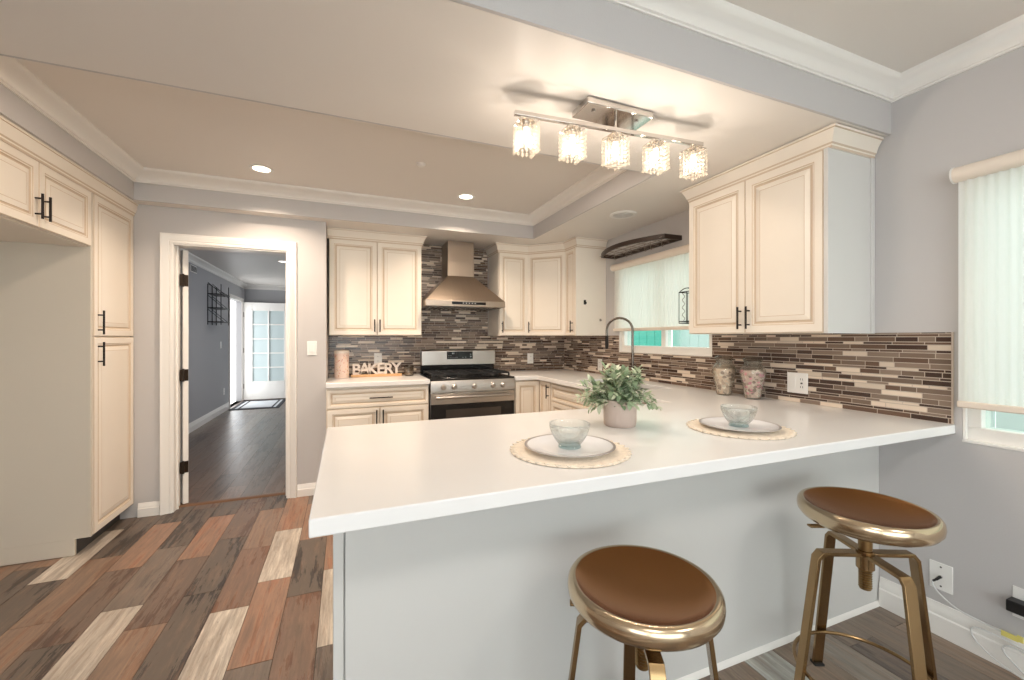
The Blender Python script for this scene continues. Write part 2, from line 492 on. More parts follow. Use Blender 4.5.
hf = MB()
hf.box(-2.1, 1.3, 3.98, 10.5, -0.06, -0.002, 1)
for i in range(22):
    x0 = -2.0 + i * .15; o = random.uniform(0, 1.2)
    for k in range(-1, 7):
        y0 = 3.985 + o + (k) * 1.2; y1 = y0 + 1.2
        ya, yb = max(y0, 3.985), min(y1, 10.4)
        if yb - ya < .02 or x0 > 1.2: continue
        t = lin(random.choice([(96, 76, 66), (110, 88, 76), (84, 68, 60), (120, 98, 84)]))
        hf.add([(x0 + .0008, ya + .0008, 0), (x0 + .1492, ya + .0008, 0), (x0 + .1492, yb - .0008, 0), (x0 + .0008, yb - .0008, 0)], [(0, 1, 2, 3)], 0, t[:3] + (random.random(),))
struct(hf.build('floor_hall', ['hallplanks', 'grout'], smooth=0))
th = MB(); th.prism([(3.93, 0.0005), (3.945, 0.006), (3.985, 0.006), (4.0, 0.0005)], -1.194, -0.448, 0, Matrix(((0, 0, 1, 0), (1, 0, 0, 0), (0, 1, 0, 0), (0, 0, 0, 1))))
struct(th.build('trim_1', 'threshold'))

# ------------------------------------------------------------------ walls
SW = (2.22, 3.31, 1.175, 2.0)     # sink window y0,y1,z0,z1
RW = (-0.75, 0.925, 0.868, 2.0)   # right window
w = MB()
def wall_x(mb, x0, x1, ya, yb, za, zb, holes):
    ys = sorted({ya, yb} | {h[0] for h in holes} | {h[1] for h in holes})
    for a, b in zip(ys, ys[1:]):
        cuts = [(h[2], h[3]) for h in holes if h[0] <= a and h[1] >= b]
        z = za
        for c0, c1 in sorted(cuts):
            mb.box(x0, x1, a, b, z, c0); z = c1
        mb.box(x0, x1, a, b, z, zb)
wall_x(w, WX, WX + .14, -4.1, BY + .14, 0, HZ, [SW, RW])
struct(w.build('wall_right', 'wall', smooth=0))
w = MB(); w.box(-.15, WX, BY, BY + .14, 0, LZ + .02)
struct(w.build('wall_back', 'wall', smooth=0))
w = MB()
for a in ((LX, -1.20, DY, DY + .13, 0, LZ), (-.435, -.15, DY, DY + .13, 0, LZ), (-1.20, -.435, DY, DY + .13, 2.03, LZ), (-.28, -.15, DY + .13, BY + .14, 0, LZ)):
    w.box(*a)
struct(w.build('wall_doorway', 'wall', smooth=0))
w = MB(); w.box(LX - .12, LX, -4.1, DY + .13, 0, HZ)
struct(w.build('wall_left', 'wall', smooth=0))
w = MB()
for a in ((LX, -2.0, -4.1, -4.0, 0, HZ), (1.6, WX, -4.1, -4.0, 0, HZ), (-2.0, 1.6, -4.1, -4.0, 2.3, HZ)):
    w.box(*a)
w.box(-2.0, 1.6, -4.1, -4.06, 0, 2.3, 1)
struct(w.build('wall_front', ['wall', 'siding'], smooth=0))
# ceilings
c = MB()
for a in ((LX, TX0, BEAM, BY, LZ, LZ + .3), (TX1, WX, BEAM, BY, LZ, LZ + .3), (TX0, TX1, BEAM + .001, TY0, LZ, LZ + .3), (TX0, TX1, TY1, BY, LZ, LZ + .3)):
    c.box(*a)
struct(c.build('ceiling', 'ceil', smooth=0))
c = MB(); c.box(TX0 - .02, TX1 + .02, TY0 - .02, TY1 + .02, TZ, TZ + .08)
struct(c.build('ceiling_tray', 'ceil', smooth=0))
c = MB(); c.box(LX, WX, -4.1, BEAM, HZ, HZ + .1)
struct(c.build('ceiling_living', 'ceil', smooth=0))
c = MB()   # painted fascias around the tray and the beam face: thin skins of wall colour with real thickness
fz = .012
c.box(TX0, TX0 + fz, TY0, TY1, LZ, TZ); c.box(TX1 - fz, TX1, TY0, TY1, LZ, TZ)
c.box(TX0 + fz, TX1 - fz, TY1 - fz, TY1, LZ, TZ); c.box(TX0 + fz, TX1 - fz, TY0, TY0 + fz, LZ, TZ)
struct(c.build('wall_tray', 'wall', smooth=0))
c = MB(); c.box(LX, WX, BEAM - fz, BEAM, LZ, HZ)
struct(c.build('wall_beam', 'wall', smooth=0))
# plaster fill that drops the wall colour above the left cabinets down to their crown
def crown_prof(h, d, zt):
    return [(0, zt), (d, zt), (d, zt - .012), (d * .92, zt - .02), (d * .78, zt - .028), (d * .55, zt - h * .45), (d * .34, zt - h * .68), (d * .2, zt - h * .80), (d * .2, zt - h * .88), (d * .1, zt - h * .92), (d * .1, zt - h), (0, zt - h)]
t = MB()
x0, x1, y0, y1 = TX0 + fz, TX1 - fz, TY0 + fz, TY1 - fz
t.sweep([(x0, y0), (x1, y0), (x1, y1), (x0, y1)], crown_prof(.085, .085, TZ), closed=True)
struct(t.build('trim_2', 'trim', smooth=50))
t = MB()
t.sweep([(WX, -4.0), (WX, BEAM - fz), (LX, BEAM - fz)], crown_prof(.088, .068, HZ))
struct(t.build('trim_3', 'trim', smooth=50))

# baseboards
def bb_prof(h=.135, d=.016):
    return [(0, 0), (d, 0), (d, h * .60), (d * .72, h * .64), (d * .72, h * .78), (d * .45, h * .86), (d * .3, h), (0, h)]
t = MB(); t.sweep([(WX, -4.0), (WX, 1.215)], bb_prof(.14, .018)); struct(t.build('baseboard_right', 'trim'))
t = MB(); t.sweep([(-1.277, DY), (-1.405, DY)], bb_prof(.10, .015)); t.sweep([(-.15, DY), (-.366, DY)], bb_prof(.10, .015))
struct(t.build('baseboard_doorway', 'trim'))

# kitchen doorway casing and jamb
t = MB()
TX = Matrix(((1, 0, 0, 0), (0, 0, -1, DY), (0, 1, 0, 0), (0, 0, 0, 1)))   # (x, z, n) -> world, n toward the camera
casing = [(0.0, 0), (0.0, .012), (.012, .014), (.017, .010), (.023, .016), (.050, .021), (.058, .026), (.067, .026), (.069, .022), (.072, 0)]
t.sweep([(-1.203, 0), (-1.203, 2.022), (-.44, 2.022), (-.44, 0)], [(o, h) for o, h in casing], TX)
t.box(-1.215, -1.195, DY - .002, DY + .135, 0, 2.022); t.box(-.447, -.427, DY - .002, DY + .135, 0, 2.022); t.box(-1.195, -.447, DY - .002, DY + .135, 2.010, 2.030)
t.box(-1.195, -1.184, DY + .055, DY + .07, 0, 2.010); t.box(-.458, -.447, DY + .055, DY + .07, 0, 2.010)
struct(t.build('trim_4', 'trim', smooth=40))

# open kitchen door leaf, swung back into the hall
d1 = struct_empty('door_1', (-1.145, 3.985, 0))
d1.rotation_euler.z = R(122)
m_ = MB(); m_.box(0, .70, 0, .035, .012, 2.0)
for z0, z1 in ((.25, .95), (1.08, 1.85)):
    for yy in (-.003, .035):
        m_.box(.12, .58, yy, yy + .003, z0, z1)
m_.build('door_leaf', 'trim', d1, loc=(0, 0, 0), bevel=.002)
for z in (.30, 1.02, 1.76):
    h = MB(); h.box(-.003, .001, .002, .033, z - .045, z + .045); h.tube([(-.008, .036, z - .05), (-.008, .036, z + .05)], .007, 8); h.box(-.012, -.006, .036, .058, z - .045, z + .045)
    h.build('hinge', 'hinge', d1, loc=(0, 0, 0))

# ------------------------------------------------------------------ hall beyond
w = MB(); 
wall_x(w, -2.1, -2.0, DY + .13, 10.5, 0, 2.47, [(9.15, 10.10, 0, 2.06)])
struct(w.build('wall_hall_left', 'hallwall', smooth=0))
w = MB(); w.box(-2.0, 1.3, 10.4, 10.5, 0, 2.47); struct(w.build('wall_hall_far', 'hallwall', smooth=0))
w = MB(); w.box(1.2, 1.3, BY + .16, 10.4, 0, 2.47); w.box(-.15, 1.2, BY + .14, BY + .16, 0, 2.47); struct(w.build('wall_hall_right', 'hallwall', smooth=0))
w = MB(); w.box(-2.1, 1.3, DY + .131, 10.5, 2.45, 2.55); w.box(-2.1, -.15, DY + .13, DY + .14, LZ, 2.45); struct(w.build('ceiling_hall', 'ceil', smooth=0))
t = MB(); t.sweep([(1.2, 10.4), (-2.0, 10.4), (-2.0, DY + .14)], crown_prof(.09, .08, 2.45)); struct(t.build('trim_5', 'trim', smooth=50))
t = MB(); t.sweep([(-2.0, 9.06), (-2.0, DY + .14)], bb_prof(.13, .015)); struct(t.build('baseboard_hall', 'trim'))
t = MB()
TH = Matrix(((0, 0, 1, -2.0), (1, 0, 0, 0), (0, 1, 0, 0), (0, 0, 0, 1)))
t.sweep([(9.145, 0), (9.145, 2.062), (10.105, 2.062), (10.105, 0)], [(o, h) for o, h in casing], TH)
struct(t.build('trim_6', 'trim', smooth=40))
# glazed front door, swung in against the far wall
d2 = struct_empty('door_2', (-1.99, 10.16, 0))
m_ = MB()
DW, DH = .95, 2.06
gx = [.17, .335, .345, .50]
xs = (.165, .775); zs = (.38, 1.90)
m_.box(.0, xs[0], 0, .04, .01, DH); m_.box(xs[1], DW, 0, .04, .01, DH); m_.box(xs[0], xs[1], 0, .04, .01, zs[0]); m_.box(xs[0], xs[1], 0, .04, zs[1], DH)
m_.build('door_leaf', 'trim', d2, loc=(0, 0, 0), bevel=.003)
m_ = MB(); m_.box((xs[0] + xs[1]) / 2 - .012, (xs[0] + xs[1]) / 2 + .012, -.004, .02, zs[0], zs[1])
for k in range(1, 5):
    z = zs[0] + (zs[1] - zs[0]) * k / 5; m_.box(xs[0], xs[1], -.003, .019, z - .012, z + .012)
m_.box(xs[0] - .02, xs[0] + .012, -.008, 0, zs[0] - .02, zs[1] + .02); m_.box(xs[1] - .012, xs[1] + .02, -.008, 0, zs[0] - .02, zs[1] + .02)
m_.box(xs[0], xs[1], -.008, 0, zs[0] - .02, zs[0] + .012); m_.box(xs[0], xs[1], -.008, 0, zs[1] - .012, zs[1] + .02)
m_.build('muntins', 'trim', d2, loc=(0, 0, 0))
m_ = MB(); m_.box(xs[0], xs[1], .022, .026, zs[0], zs[1]); m_.build('pane', 'doorglass', d2, loc=(0, 0, 0))
for z in (.3, 1.05, 1.8):
    h = MB(); h.tube([(-.002, -.006, z - .05), (-.002, -.006, z + .05)], .008, 8); h.box(0, .025, -.003, 0, z - .05, z + .05)
    h.build('hinge', 'wire', d2, loc=(0, 0, 0))

# ------------------------------------------------------------------ mosaic backsplash
random.seed(11)
TA = (138, 120, 106); DK = (70, 52, 44); MB_ = (104, 82, 68); CR = (222, 206, 188); TD = (118, 100, 87)
def mosaic(name, T, rects, ulen):
    """T maps (u, v, n) to the world; rects (u0,u1,v0,v1)"""
    mb = MB()
    for (u0, u1, v0, v1) in rects:
        mb.box(u0, u1, v0, v1, 0, .0045, 1, None, T)
    v = 0.0; k = 0; vmax = max(r[3] for r in rects)
    while v < vmax:
        hh = .0235 if k % 2 == 0 else .0125
        if k % 8 == 5: hh = .0235
        u = -random.random() * .15
        while u < ulen:
            L = random.choice((.06, .085, .11, .13, .155)) if hh > .02 else random.choice((.06, .09, .12, .15))
            wts = ((TA, 26), (TD, 18), (DK, 22), (MB_, 22), (CR, 17)) if hh > .02 else ((TA, 18), (DK, 42), (MB_, 16), (CR, 20))
            c = random.choices([a for a, _ in wts], [b for _, b in wts])[0]
            t = lin(c); j = random.uniform(.9, 1.1); cc = (t[0] * j, t[1] * j, t[2] * j, 1)
            for (u0, u1, v0, v1) in rects:
                a, b = max(u + .0014, u0), min(u + L - .0014, u1)
                e, f = max(v + .0014, v0), min(v + hh - .0014, v1)
                if b - a > .004 and f - e > .003:
                    s_ = .0007; n0, n1 = .0043, .0056
                    vs = [(a, e, n0), (b, e, n0), (b, f, n0), (a, f, n0), (a + s_, e + s_, n1), (b - s_, e + s_, n1), (b - s_, f - s_, n1), (a + s_, f - s_, n1)]
                    mb.add(vs, [(4, 5, 6, 7), (0, 1, 5, 4), (1, 2, 6, 5), (2, 3, 7, 6), (3, 0, 4, 7)], 0, cc, T)
            u += L
        v += hh + .0005; k += 1
    struct(mb.build(name, ['tiles', 'tgrout'], smooth=0))
Tb = Matrix(((1, 0, 0, -.15), (0, 0, -1, BY), (0, 1, 0, CT), (0, 0, 0, 1)))
mosaic('wall_back_tiles', Tb, [(0, WX + .15 - .008, 0, .398), (.831, 1.62, .398, LZ - CT)], WX + .15)
Tr = Matrix(((0, 0, -1, WX), (-1, 0, 0, BY), (0, 1, 0, CT), (0, 0, 0, 1)))     # u runs from the corner toward the camera
uY = lambda y: BY - y
mosaic('wall_right_tiles', Tr, [(0, uY(SW[1]), 0, .398), (uY(SW[1]), uY(SW[0]), 0, SW[2] - CT), (uY(SW[0]), uY(.957), 0, .398)], uY(.957))

t = MB(); t.box(WX - .009, WX - .0005, .950, .9565, CT + .001, CT + .398); struct(t.build('trim_7', 'tgrout', smooth=0))
# ------------------------------------------------------------------ windows, shades, outside
def window(name, y0, y1, z0, z1, mull):
    W_ = struct_empty(name, (WX, (y0 + y1) / 2, z0))
    f = MB(); a, b = WX + .02, WX + .10; fw = .05
    f.box(a, b, y0, y1, z0, z0 + fw + .015); f.box(a, b, y0, y1, z1 - fw, z1); f.box(a, b, y0, y0 + fw, z0 + fw + .015, z1 - fw); f.box(a, b, y1 - fw, y1, z0 + fw + .015, z1 - fw)
    for m in mull: f.box(a + .01, b - .005, m - .025, m + .025, z0 + .03, z1 - .03)
    f.build('window_frame', 'trim', W_, bevel=.003)
    f = MB()
    f.box(WX - .004, WX + .02, y0, y1, z0, z0 + .012); f.box(WX, WX + .02, y0, y1, z1 - .01, z1); f.box(WX, WX + .0195, y0, y0 + .01, z0 + .012, z1 - .01); f.box(WX, WX + .0195, y1 - .01, y1, z0 + .012, z1 - .01)
    f.build('window_sill', 'trim', W_, bevel=.002)
    g = MB(); g.box(WX + .055, WX + .06, y0 + fw, y1 - fw, z0 + fw, z1 - fw); g.build('pane', 'winglass', W_)
window('window_1', *SW[:2], *SW[2:], [2.75])
window('window_2', *RW[:2], *RW[2:], [-.1])

def blind(name, label, y0, y1, zt, zb, fab, x=WX - .035, per=.03, roll=.032):
    t_ = thing(name, label, 'blind', (x, (y0 + y1) / 2, zb))
    # cassette: rounded head box with end caps
    h = MB(); prof = [(roll * math.cos(a) * 1.0, roll * math.sin(a)) for a in [2 * PI * i / 16 for i in range(16)]]
    TT = Matrix(((1, 0, 0, x), (0, 0, 1, 0), (0, 1, 0, zt), (0, 0, 0, 1)))
    h.prism(prof, y0 - .012, y1 + .012, 0, TT); h.build('head_rail', 'rail', t_)
    for yy in (y0 - .018, y1 + .012):
        e = MB(); e.prism([(p[0] * 1.08, p[1] * 1.08) for p in prof], yy, yy + .006, 0, TT); e.build('end_cap', 'white', t_)
    n = int((y1 - y0) / per * 8); f = MB(); vs = []; fs = []
    for i in range(n + 1):
        y = y0 + (y1 - y0) * i / n; xx = x + .005 * math.sin(2 * PI * (y - y0) / per)
        vs += [(xx, y, zb + .01), (xx, y, zt)]
    fs = [(2 * i, 2 * i + 2, 2 * i + 3, 2 * i + 1) for i in range(n)]
    f.add(vs, fs); f.build('fabric', fab, t_, smooth=60)
    b = MB(); b.box(x - .012, x + .012, y0 - .004, y1 + .004, zb - .012, zb + .016); b.build('bottom_rail', 'rail', t_, bevel=.006, seg=3)
blind('window_blind', 'pale ribbed roller shade half drawn over the sink window', 2.225, 3.345, 1.985, 1.385, 'shade_s')
blind('window_blind', 'large mint white ribbed shade on the window beyond the counter end', -.75, .922, 2.0, 1.03, 'shade_r')

g = MB(); g.box(2.6, 9, -6, 12, -.2, -.12); struct(g.build('ground_outside', 'ground', smooth=0))
f = MB()
for k in range(26):
    f.box(3.9, 3.93, 4.35 + k * .16, 4.35 + k * .16 + .152, -.12, 2.4)
f.box(3.93, 3.97, 4.35, 8.5, .3, .4); f.box(3.93, 3.97, 4.35, 8.5, 1.9, 2.0)
tag(f.build('board_fence', 'turq', smooth=0), 'turquoise vertical board fence outside the left of the sink window', 'fence')
f = MB()
for k in range(44):
    f.box(4.1, 4.125, -2.2 + k * .15, -2.2 + k * .15 + .14, -.12, 1.9)
for k in range(4): f.box(4.04, 4.1, -2.0 + k * 1.8, -1.9 + k * 1.8, -.12, 2.0)
f.box(4.06, 4.14, -2.25, 4.4, 1.85, 1.92)
tag(f.build('panel_fence', 'siding', smooth=0), 'white panel fence outside the right of the sink window', 'fence')

# ------------------------------------------------------------------ cabinets
def handle(parent, x, z, L, vertical=True, y=-.02):
    h = MB(); r = .0055; so = .028
    if vertical:
        h.tube([(x, y - so, z - L / 2), (x, y - so, z + L / 2)], r, 10)
        for q in (-.31, .31): h.tube([(x, y + .001, z + q * L), (x, y - so, z + q * L)], r * .8, 8)
    else:
        h.tube([(x - L / 2, y - so, z), (x + L / 2, y - so, z)], r, 10)
        for q in (-.31, .31): h.tube([(x + q * L, y + .001, z), (x + q * L, y - so, z)], r * .8, 8)
    return h.build('handle', 'bronze', parent, loc=(0, 0, 0))
def front(parent, name, loc, rotz, w, h, hd=None, sw=.052, t=.02):
    """raised-panel door or drawer front; local x across, z up, front toward -y; loc is relative to the parent"""
    mb = MB()
    L = [(0, 0), (0, -t + .003), (.003, -t), (sw - .012, -t), (sw - .008, -t + .003), (sw - .003, -t + .0035), (sw + .001, -t + .009), (sw + .007, -t + .009), (sw + .010, -t + .0055), (sw + .034, -t + .001), (sw + .037, -t + .001)]
    lim = min(w, h) / 2 - .012
    sc_ = min(1.0, lim / (sw + .037))
    L = [(a * sc_, b) for a, b in L]
    ms = [0, 1, 0, 1, 0, 1, 1, 1, 0, 1]
    vs = []
    for i, d in L:
        vs += [(i, d, i), (w - i, d, i), (w - i, d, h - i), (i, d, h - i)]
    for k in range(len(L) - 1):
        mb.add([], [])
        fs = [(4 * k + a, 4 * k + (a + 1) % 4, 4 * k + 4 + (a + 1) % 4, 4 * k + 4 + a) for a in range(4)]
        if k == 0: mb.add(vs, fs, ms[k])
        else:
            for f in fs: mb.f.append(f); mb.m.append(ms[k]); mb.c.append(None)
    q = 4 * (len(L) - 1)
    mb.f.append((q, q + 1, q + 2, q + 3)); mb.m.append(0); mb.c.append(None)
    mb.f.append((3, 2, 1, 0)); mb.m.append(0); mb.c.append(None)
    o = mb.build(name, ['cream', 'glaze'], parent, loc=loc, rotz=rotz, smooth=0)
    if hd: handle(o, *hd)
    return o
def cab_crown(path, z0, name_parent, d=.045, h=.09):
    mb = MB(); 
    prof = [(-.012, z0), (.006, z0), (.010, z0 + .008), (.010, z0 + .016), (.016, z0 + .022), (.024, z0 + h * .55), (d * .85, z0 + h * .85), (d, z0 + h * .88), (d, z0 + h), (-.012, z0 + h)]
    ms = [0, 1, 0, 1, 0, 0, 1, 0, 0, 0]
    mb.sweep(path, prof, ms=ms)
    return mb.build('crown_moulding', ['cream', 'glaze'], name_parent, smooth=30)
GAP = .003
UB, UT = 1.335, 2.20

# --- left of the hood: pair of doors
A = thing('wall_cabinet', 'cream two-door wall cabinet left of the range hood', 'cabinet', (.275, 4.22, UB))
b = MB(); b.box(-.135, .685, 4.052, BY - .001, UB, UT); b.build('carcass', 'cream', A, bevel=.001)
for k, (x0, x1) in enumerate(((-.132, .2735), (.2765, .682))):
    front(A, 'door', (x0 - .275, 4.05 - 4.22, .003), 0, x1 - x0, UT - UB - .006, ((x1 - x0 - .022) if k == 0 else .022, .085, .115))
cab_crown([(-.148, 4.045), (.685, 4.045), (.685, BY - .01)][::-1], UT - .002, A)

# --- right of the hood: straight single door
B = thing('wall_cabinet', 'narrow cream one-door wall cabinet right of the range hood', 'cabinet', (1.65, 4.22, UB))
b = MB(); b.box(1.475, 1.805, 4.052, BY - .001, UB, UT); b.build('carcass', 'cream', B, bevel=.001)
front(B, 'door', (1.478 - 1.65, 4.05 - 4.22, .003), 0, .325, UT - UB - .006, (.03, .085, .115), sw=.05)
cab_crown([(1.475, BY - .01), (1.475, 4.045), (1.80, 4.045)][::-1], UT - .002, B)
# --- diagonal corner
Cn = thing('wall_cabinet', 'cream diagonal wall cabinet in the kitchen corner', 'cabinet', (2.05, 4.1, UB))
b = MB(); b.prism([(1.808, BY - .001), (1.808, 4.052), (2.112, 3.748), (WX - .001, 3.748), (WX - .001, BY - .001)], UB, UT); b.build('carcass', 'cream', Cn, bevel=.001)
dl = math.hypot(2.112 - 1.808, 4.052 - 3.748)
front(Cn, 'door', (1.8095 - 2.05 - .0015, 4.0505 - 4.1 - .0015, .003), R(-45), dl - .003, UT - UB - .006, (.03, .085, .115))
cab_crown([(1.803, 4.052), (2.107, 3.748)][::-1], UT - .002, Cn)
# --- run on the window wall beside the sink window
D = thing('wall_cabinet', 'cream one-door wall cabinet with plain end panel left of the sink window', 'cabinet', (2.27, 3.64, UB))
b = MB(); b.box(2.112, WX - .001, 3.545, 3.744, UB, UT); b.build('carcass', 'cream', D, bevel=.001)
b = MB(); b.box(2.09, WX - .001, 3.527, 3.545, UB, UT); b.build('end_panel', 'cream', D, bevel=.001)
front(D, 'door', (2.11 - 2.27, 3.743 - 3.64, .003), R(-90), .196, UT - UB - .006, (.155, .085, .115), sw=.04)
cab_crown([(2.105, 3.744), (2.105, 3.527), (WX - .01, 3.527)][::-1], UT - .002, D)
hk = MB(); X_ = 2.19; hk.box(X_ - .012, X_ + .012, 3.521, 3.5265, 1.64, 1.685); hk.tube([(X_, 3.522, 1.652), (X_, 3.50, 1.648), (X_, 3.496, 1.662)], .005, 6)
tag(hk.build('wall_hook', 'bronze', bevel=.002), 'small dark hook on the plain cabinet end panel by the sink window', 'hook')
hk = MB(); X_ = 2.37; hk.box(X_ - .008, X_ + .008, 3.521, 3.5265, 1.478, 1.502); hk.tube([(X_, 3.522, 1.486), (X_, 3.506, 1.484), (X_, 3.503, 1.494)], .003, 6)
tag(hk.build('wall_hook', 'wire', bevel=.002), 'tiny grey hook low on the plain cabinet end panel by the faucet', 'hook')

# --- large cabinet over the peninsula
E_ = thing('wall_cabinet', 'large cream two-door wall cabinet above the peninsula by the glass jars', 'cabinet', (2.27, 1.69, UB))
b = MB(); b.box(2.112, WX - .001, 1.265, 2.095, UB, UT); b.build('carcass', 'cream', E_, bevel=.001)
b = MB(); b.box(2.088, WX - .002, 1.245, 1.265, UB - .003, UT); b.box(WX - .03, WX - .002, 1.237, 1.245, UB - .003, UT); b.build('end_panel', 'panel', E_, bevel=.001)
for k, (ya, yb) in enumerate(((2.092, 1.681), (1.678, 1.268))):
    front(E_, 'door', (2.11 - 2.27, ya - 1.69, .003), R(-90), ya - yb, UT - UB - .006, ((ya - yb - .025) if k == 0 else .025, .085, .125))
cab_crown([(WX - .01, 1.243), (2.105, 1.243), (2.105, 2.095), (WX - .01, 2.095)], UT - .002, E_, d=.045, h=.088)

# --- over-fridge cabinet and pantry on the left
FX = -1.43
F_ = thing('wall_cabinet', 'cream two-door cabinet over the empty refrigerator bay', 'cabinet', (FX - .3, 2.83, 1.865))
b = MB(); b.box(LX + .001, FX - .022, 2.36, 3.296, 1.865, 2.2); b.box(FX - .16, FX - .022, 2.36, 3.296, 1.86, 1.865); b.build('carcass', 'cream', F_, bevel=.001)
for k, (ya, yb) in enumerate(((2.363, 2.826), (2.829, 3.293))):
    front(F_, 'door', (FX - .02 - (FX - .3), ya - 2.83, .003), R(90), yb - ya, .329, ((yb - ya - .028) if k == 0 else .028, .10, .125))
G_ = thing('pantry_cabinet', 'tall narrow cream pantry cabinet beside the doorway', 'cabinet', (FX - .3, 3.57, 0))
b = MB(); b.box(LX + .001, FX - .022, 3.318, DY - .002, .10, 2.2); b.box(LX + .001, FX - .08, 3.318, DY - .002, 0, .10, 1); b.build('carcass', ['cream', 'slot'], G_, bevel=.001)
b = MB(); b.box(LX + .001, FX - .006, 3.298, 3.317, .10, 2.2); b.box(LX + .001, FX - .08, 3.298, 3.317, 0.002, .10); b.build('end_panel', 'grey_panel', G_, bevel=.001)
front(G_, 'door', (FX - .02 - (FX - .3), 3.321 - 3.57, 1.322), R(90), .513, .875, (.045, .085, .15))
front(G_, 'door', (FX - .02 - (FX - .3), 3.321 - 3.57, .105), R(90), .513, 1.210, (.045, 1.105, .15))
cb = cab_crown([(FX - .005, DY - .003), (FX - .005, 2.36)][::1], 2.198, F_, d=.032, h=.09)
cb.parent = None; cb.location = (0, 0, 0)
for v in cb.data.vertices: v.co += Vector(F_.location)
cb.name = 'cabinet_crown'; tag(cb, 'long cream crown moulding along the top of the left cabinets', 'moulding')

# --- base cabinets
BZ0, BZ1 = .10, CT - .042
H_ = thing('base_cabinet', 'cream base cabinet with wide drawer under the bakery sign', 'cabinet', (.275, 4.05, 0))
b = MB(); b.box(-.146, .70, 3.762, BY - .001, BZ0, BZ1); b.box(-.146, .70, 3.83, BY - .001, 0, BZ0, 1); b.build('carcass', ['cream', 'slot'], H_, bevel=.001)
front(H_, 'drawer', (-.14 - .275, 3.76 - 4.05, .722), 0, .834, .155, (.427, .078, .19, False), sw=.04)
front(H_, 'door', (-.14 - .275, 3.76 - 4.05, .11), 0, .4155, .605, (.39, .52, .13))
front(H_, 'door', (.2785 - .275, 3.76 - 4.05, .11), 0, .4155, .605, (.025, .52, .13))
I_ = thing('base_cabinet', 'cream corner base cabinet right of the gas range', 'cabinet', (1.9, 4.0, 0))
b = MB(); b.prism([(1.535, BY - .001), (1.535, 3.762), (1.822, 3.762), (1.822, 3.50), (WX - .001, 3.50), (WX - .001, BY - .001)], BZ0, BZ1)
b.prism([(1.535, BY - .001), (1.535, 3.83), (1.89, 3.83), (1.89, 3.50), (WX - .001, 3.50), (WX - .001, BY - .001)], 0, BZ0, 1); b.build('carcass', ['cream', 'slot'], I_, bevel=.001)
front(I_, 'door', (1.54 - 1.9, 3.76 - 4.0, .11), 0, .256, .775)
front(I_, 'door', (1.82 - 1.9, 3.735 - 4.0, .11), R(-90), .225, .775, (.195, .69, .13), sw=.04)
J_ = thing('base_cabinet', 'cream sink base cabinet with false drawer fronts under the faucet', 'cabinet', (2.1, 2.9, 0))
b = MB()
b.box(1.822, WX - .001, 3.478, 3.496, BZ0, BZ1); b.box(1.822, WX - .001, 1.90, 1.918, BZ0, BZ1); b.box(1.822, WX - .001, 1.918, 3.478, BZ0, BZ0 + .018); b.box(1.822, 1.84, 1.918, 3.478, BZ0 + .018, BZ1); b.box(1.89, WX - .001, 1.90, 3.496, 0, BZ0, 1)
b.build('carcass', ['cream', 'slot'], J_, bevel=.001)
for k, (ya, yb) in enumerate(((3.49, 2.70), (2.697, 1.91))):
    front(J_, 'drawer', (1.82 - 2.1, ya - 2.9, .722), R(-90), ya - yb, .155, None, sw=.04)
    hw = (ya - yb) / 2 - .0015
    front(J_, 'door', (1.82 - 2.1, ya - 2.9, .11), R(-90), hw, .605, (hw - .025, .52, .13))
    front(J_, 'door', (1.82 - 2.1, ya - 2.9 - hw - .003, .11), R(-90), hw, .605, (.025, .52, .13))

# --- peninsula base
P_ = thing('peninsula_base', 'white panelled peninsula base behind the brass stools', 'cabinet', (1.2, 1.55, 0))
b = MB(); b.box(-.02, WX - .001, 1.235, 1.86, 0, BZ1 + .001); b.build('carcass', 'panel', P_, bevel=.001)
b = MB(); b.box(.0, WX - .001, 1.222, 1.2345, 0.001, BZ1 + .001); b.build('back_panel', 'panel', P_, bevel=.001)
b = MB(); b.box(-.03, -.004, 1.217, 1.2345, 0.001, BZ1 + .001); b.box(-.031, -.0205, 1.2348, 1.86, .001, BZ1 + .001); b.build('corner_trim', 'panel', P_, bevel=.002)
b = MB(); b.sweep([(WX - .003, 1.2215), (-.002, 1.2215)], [(0, .001), (.012, .001), (.010, .008), (.006, .018), (0, .022)]); b.build('base_trim', 'trim', P_)

# ------------------------------------------------------------------ countertops
def slab(xs, ys, mask, z0, z1):
    mb = MB()
    def on(i, j): return 0 <= i < len(xs) - 1 and 0 <= j < len(ys) - 1 and mask(i, j)
    idx = {}; vs = []
    def V(i, j, z):
        k = (i, j, z)
        if k not in idx: idx[k] = len(vs); vs.append((xs[i], ys[j], z))
        return idx[k]
    fs = []
    for i in range(len(xs) - 1):
        for j in range(len(ys) - 1):
            if not on(i, j): continue
            fs.append((V(i, j, z1), V(i + 1, j, z1), V(i + 1, j + 1, z1), V(i, j + 1, z1)))
            fs.append((V(i, j, z0), V(i, j + 1, z0), V(i + 1, j + 1, z0), V(i + 1, j, z0)))
            for (di, dj, a, b) in ((-1, 0, (i, j), (i, j + 1)), (1, 0, (i + 1, j + 1), (i + 1, j)), (0, -1, (i + 1, j), (i, j)), (0, 1, (i, j + 1), (i + 1, j + 1))):
                if not on(i + di, j + dj):
                    fs.append((V(*a, z0), V(*b, z0), V(*b, z1), V(*a, z1))[::-1])
    mb.add(vs, fs); return mb
xs = [-.07, 1.535, 1.765, 1.90, 2.26, WX - .0005]; ys = [.945, 1.895, 2.42, 3.20, 3.72, BY - .0005]
def mk(i, j):
    if j == 0: return True
    if j in (1, 3): return i >= 2
    if j == 2: return i in (2, 4)
    return i >= 1
o = slab(xs, ys, mk, CT - .04, CT).build('countertop', 'quartz', bevel=.004, smooth=30)
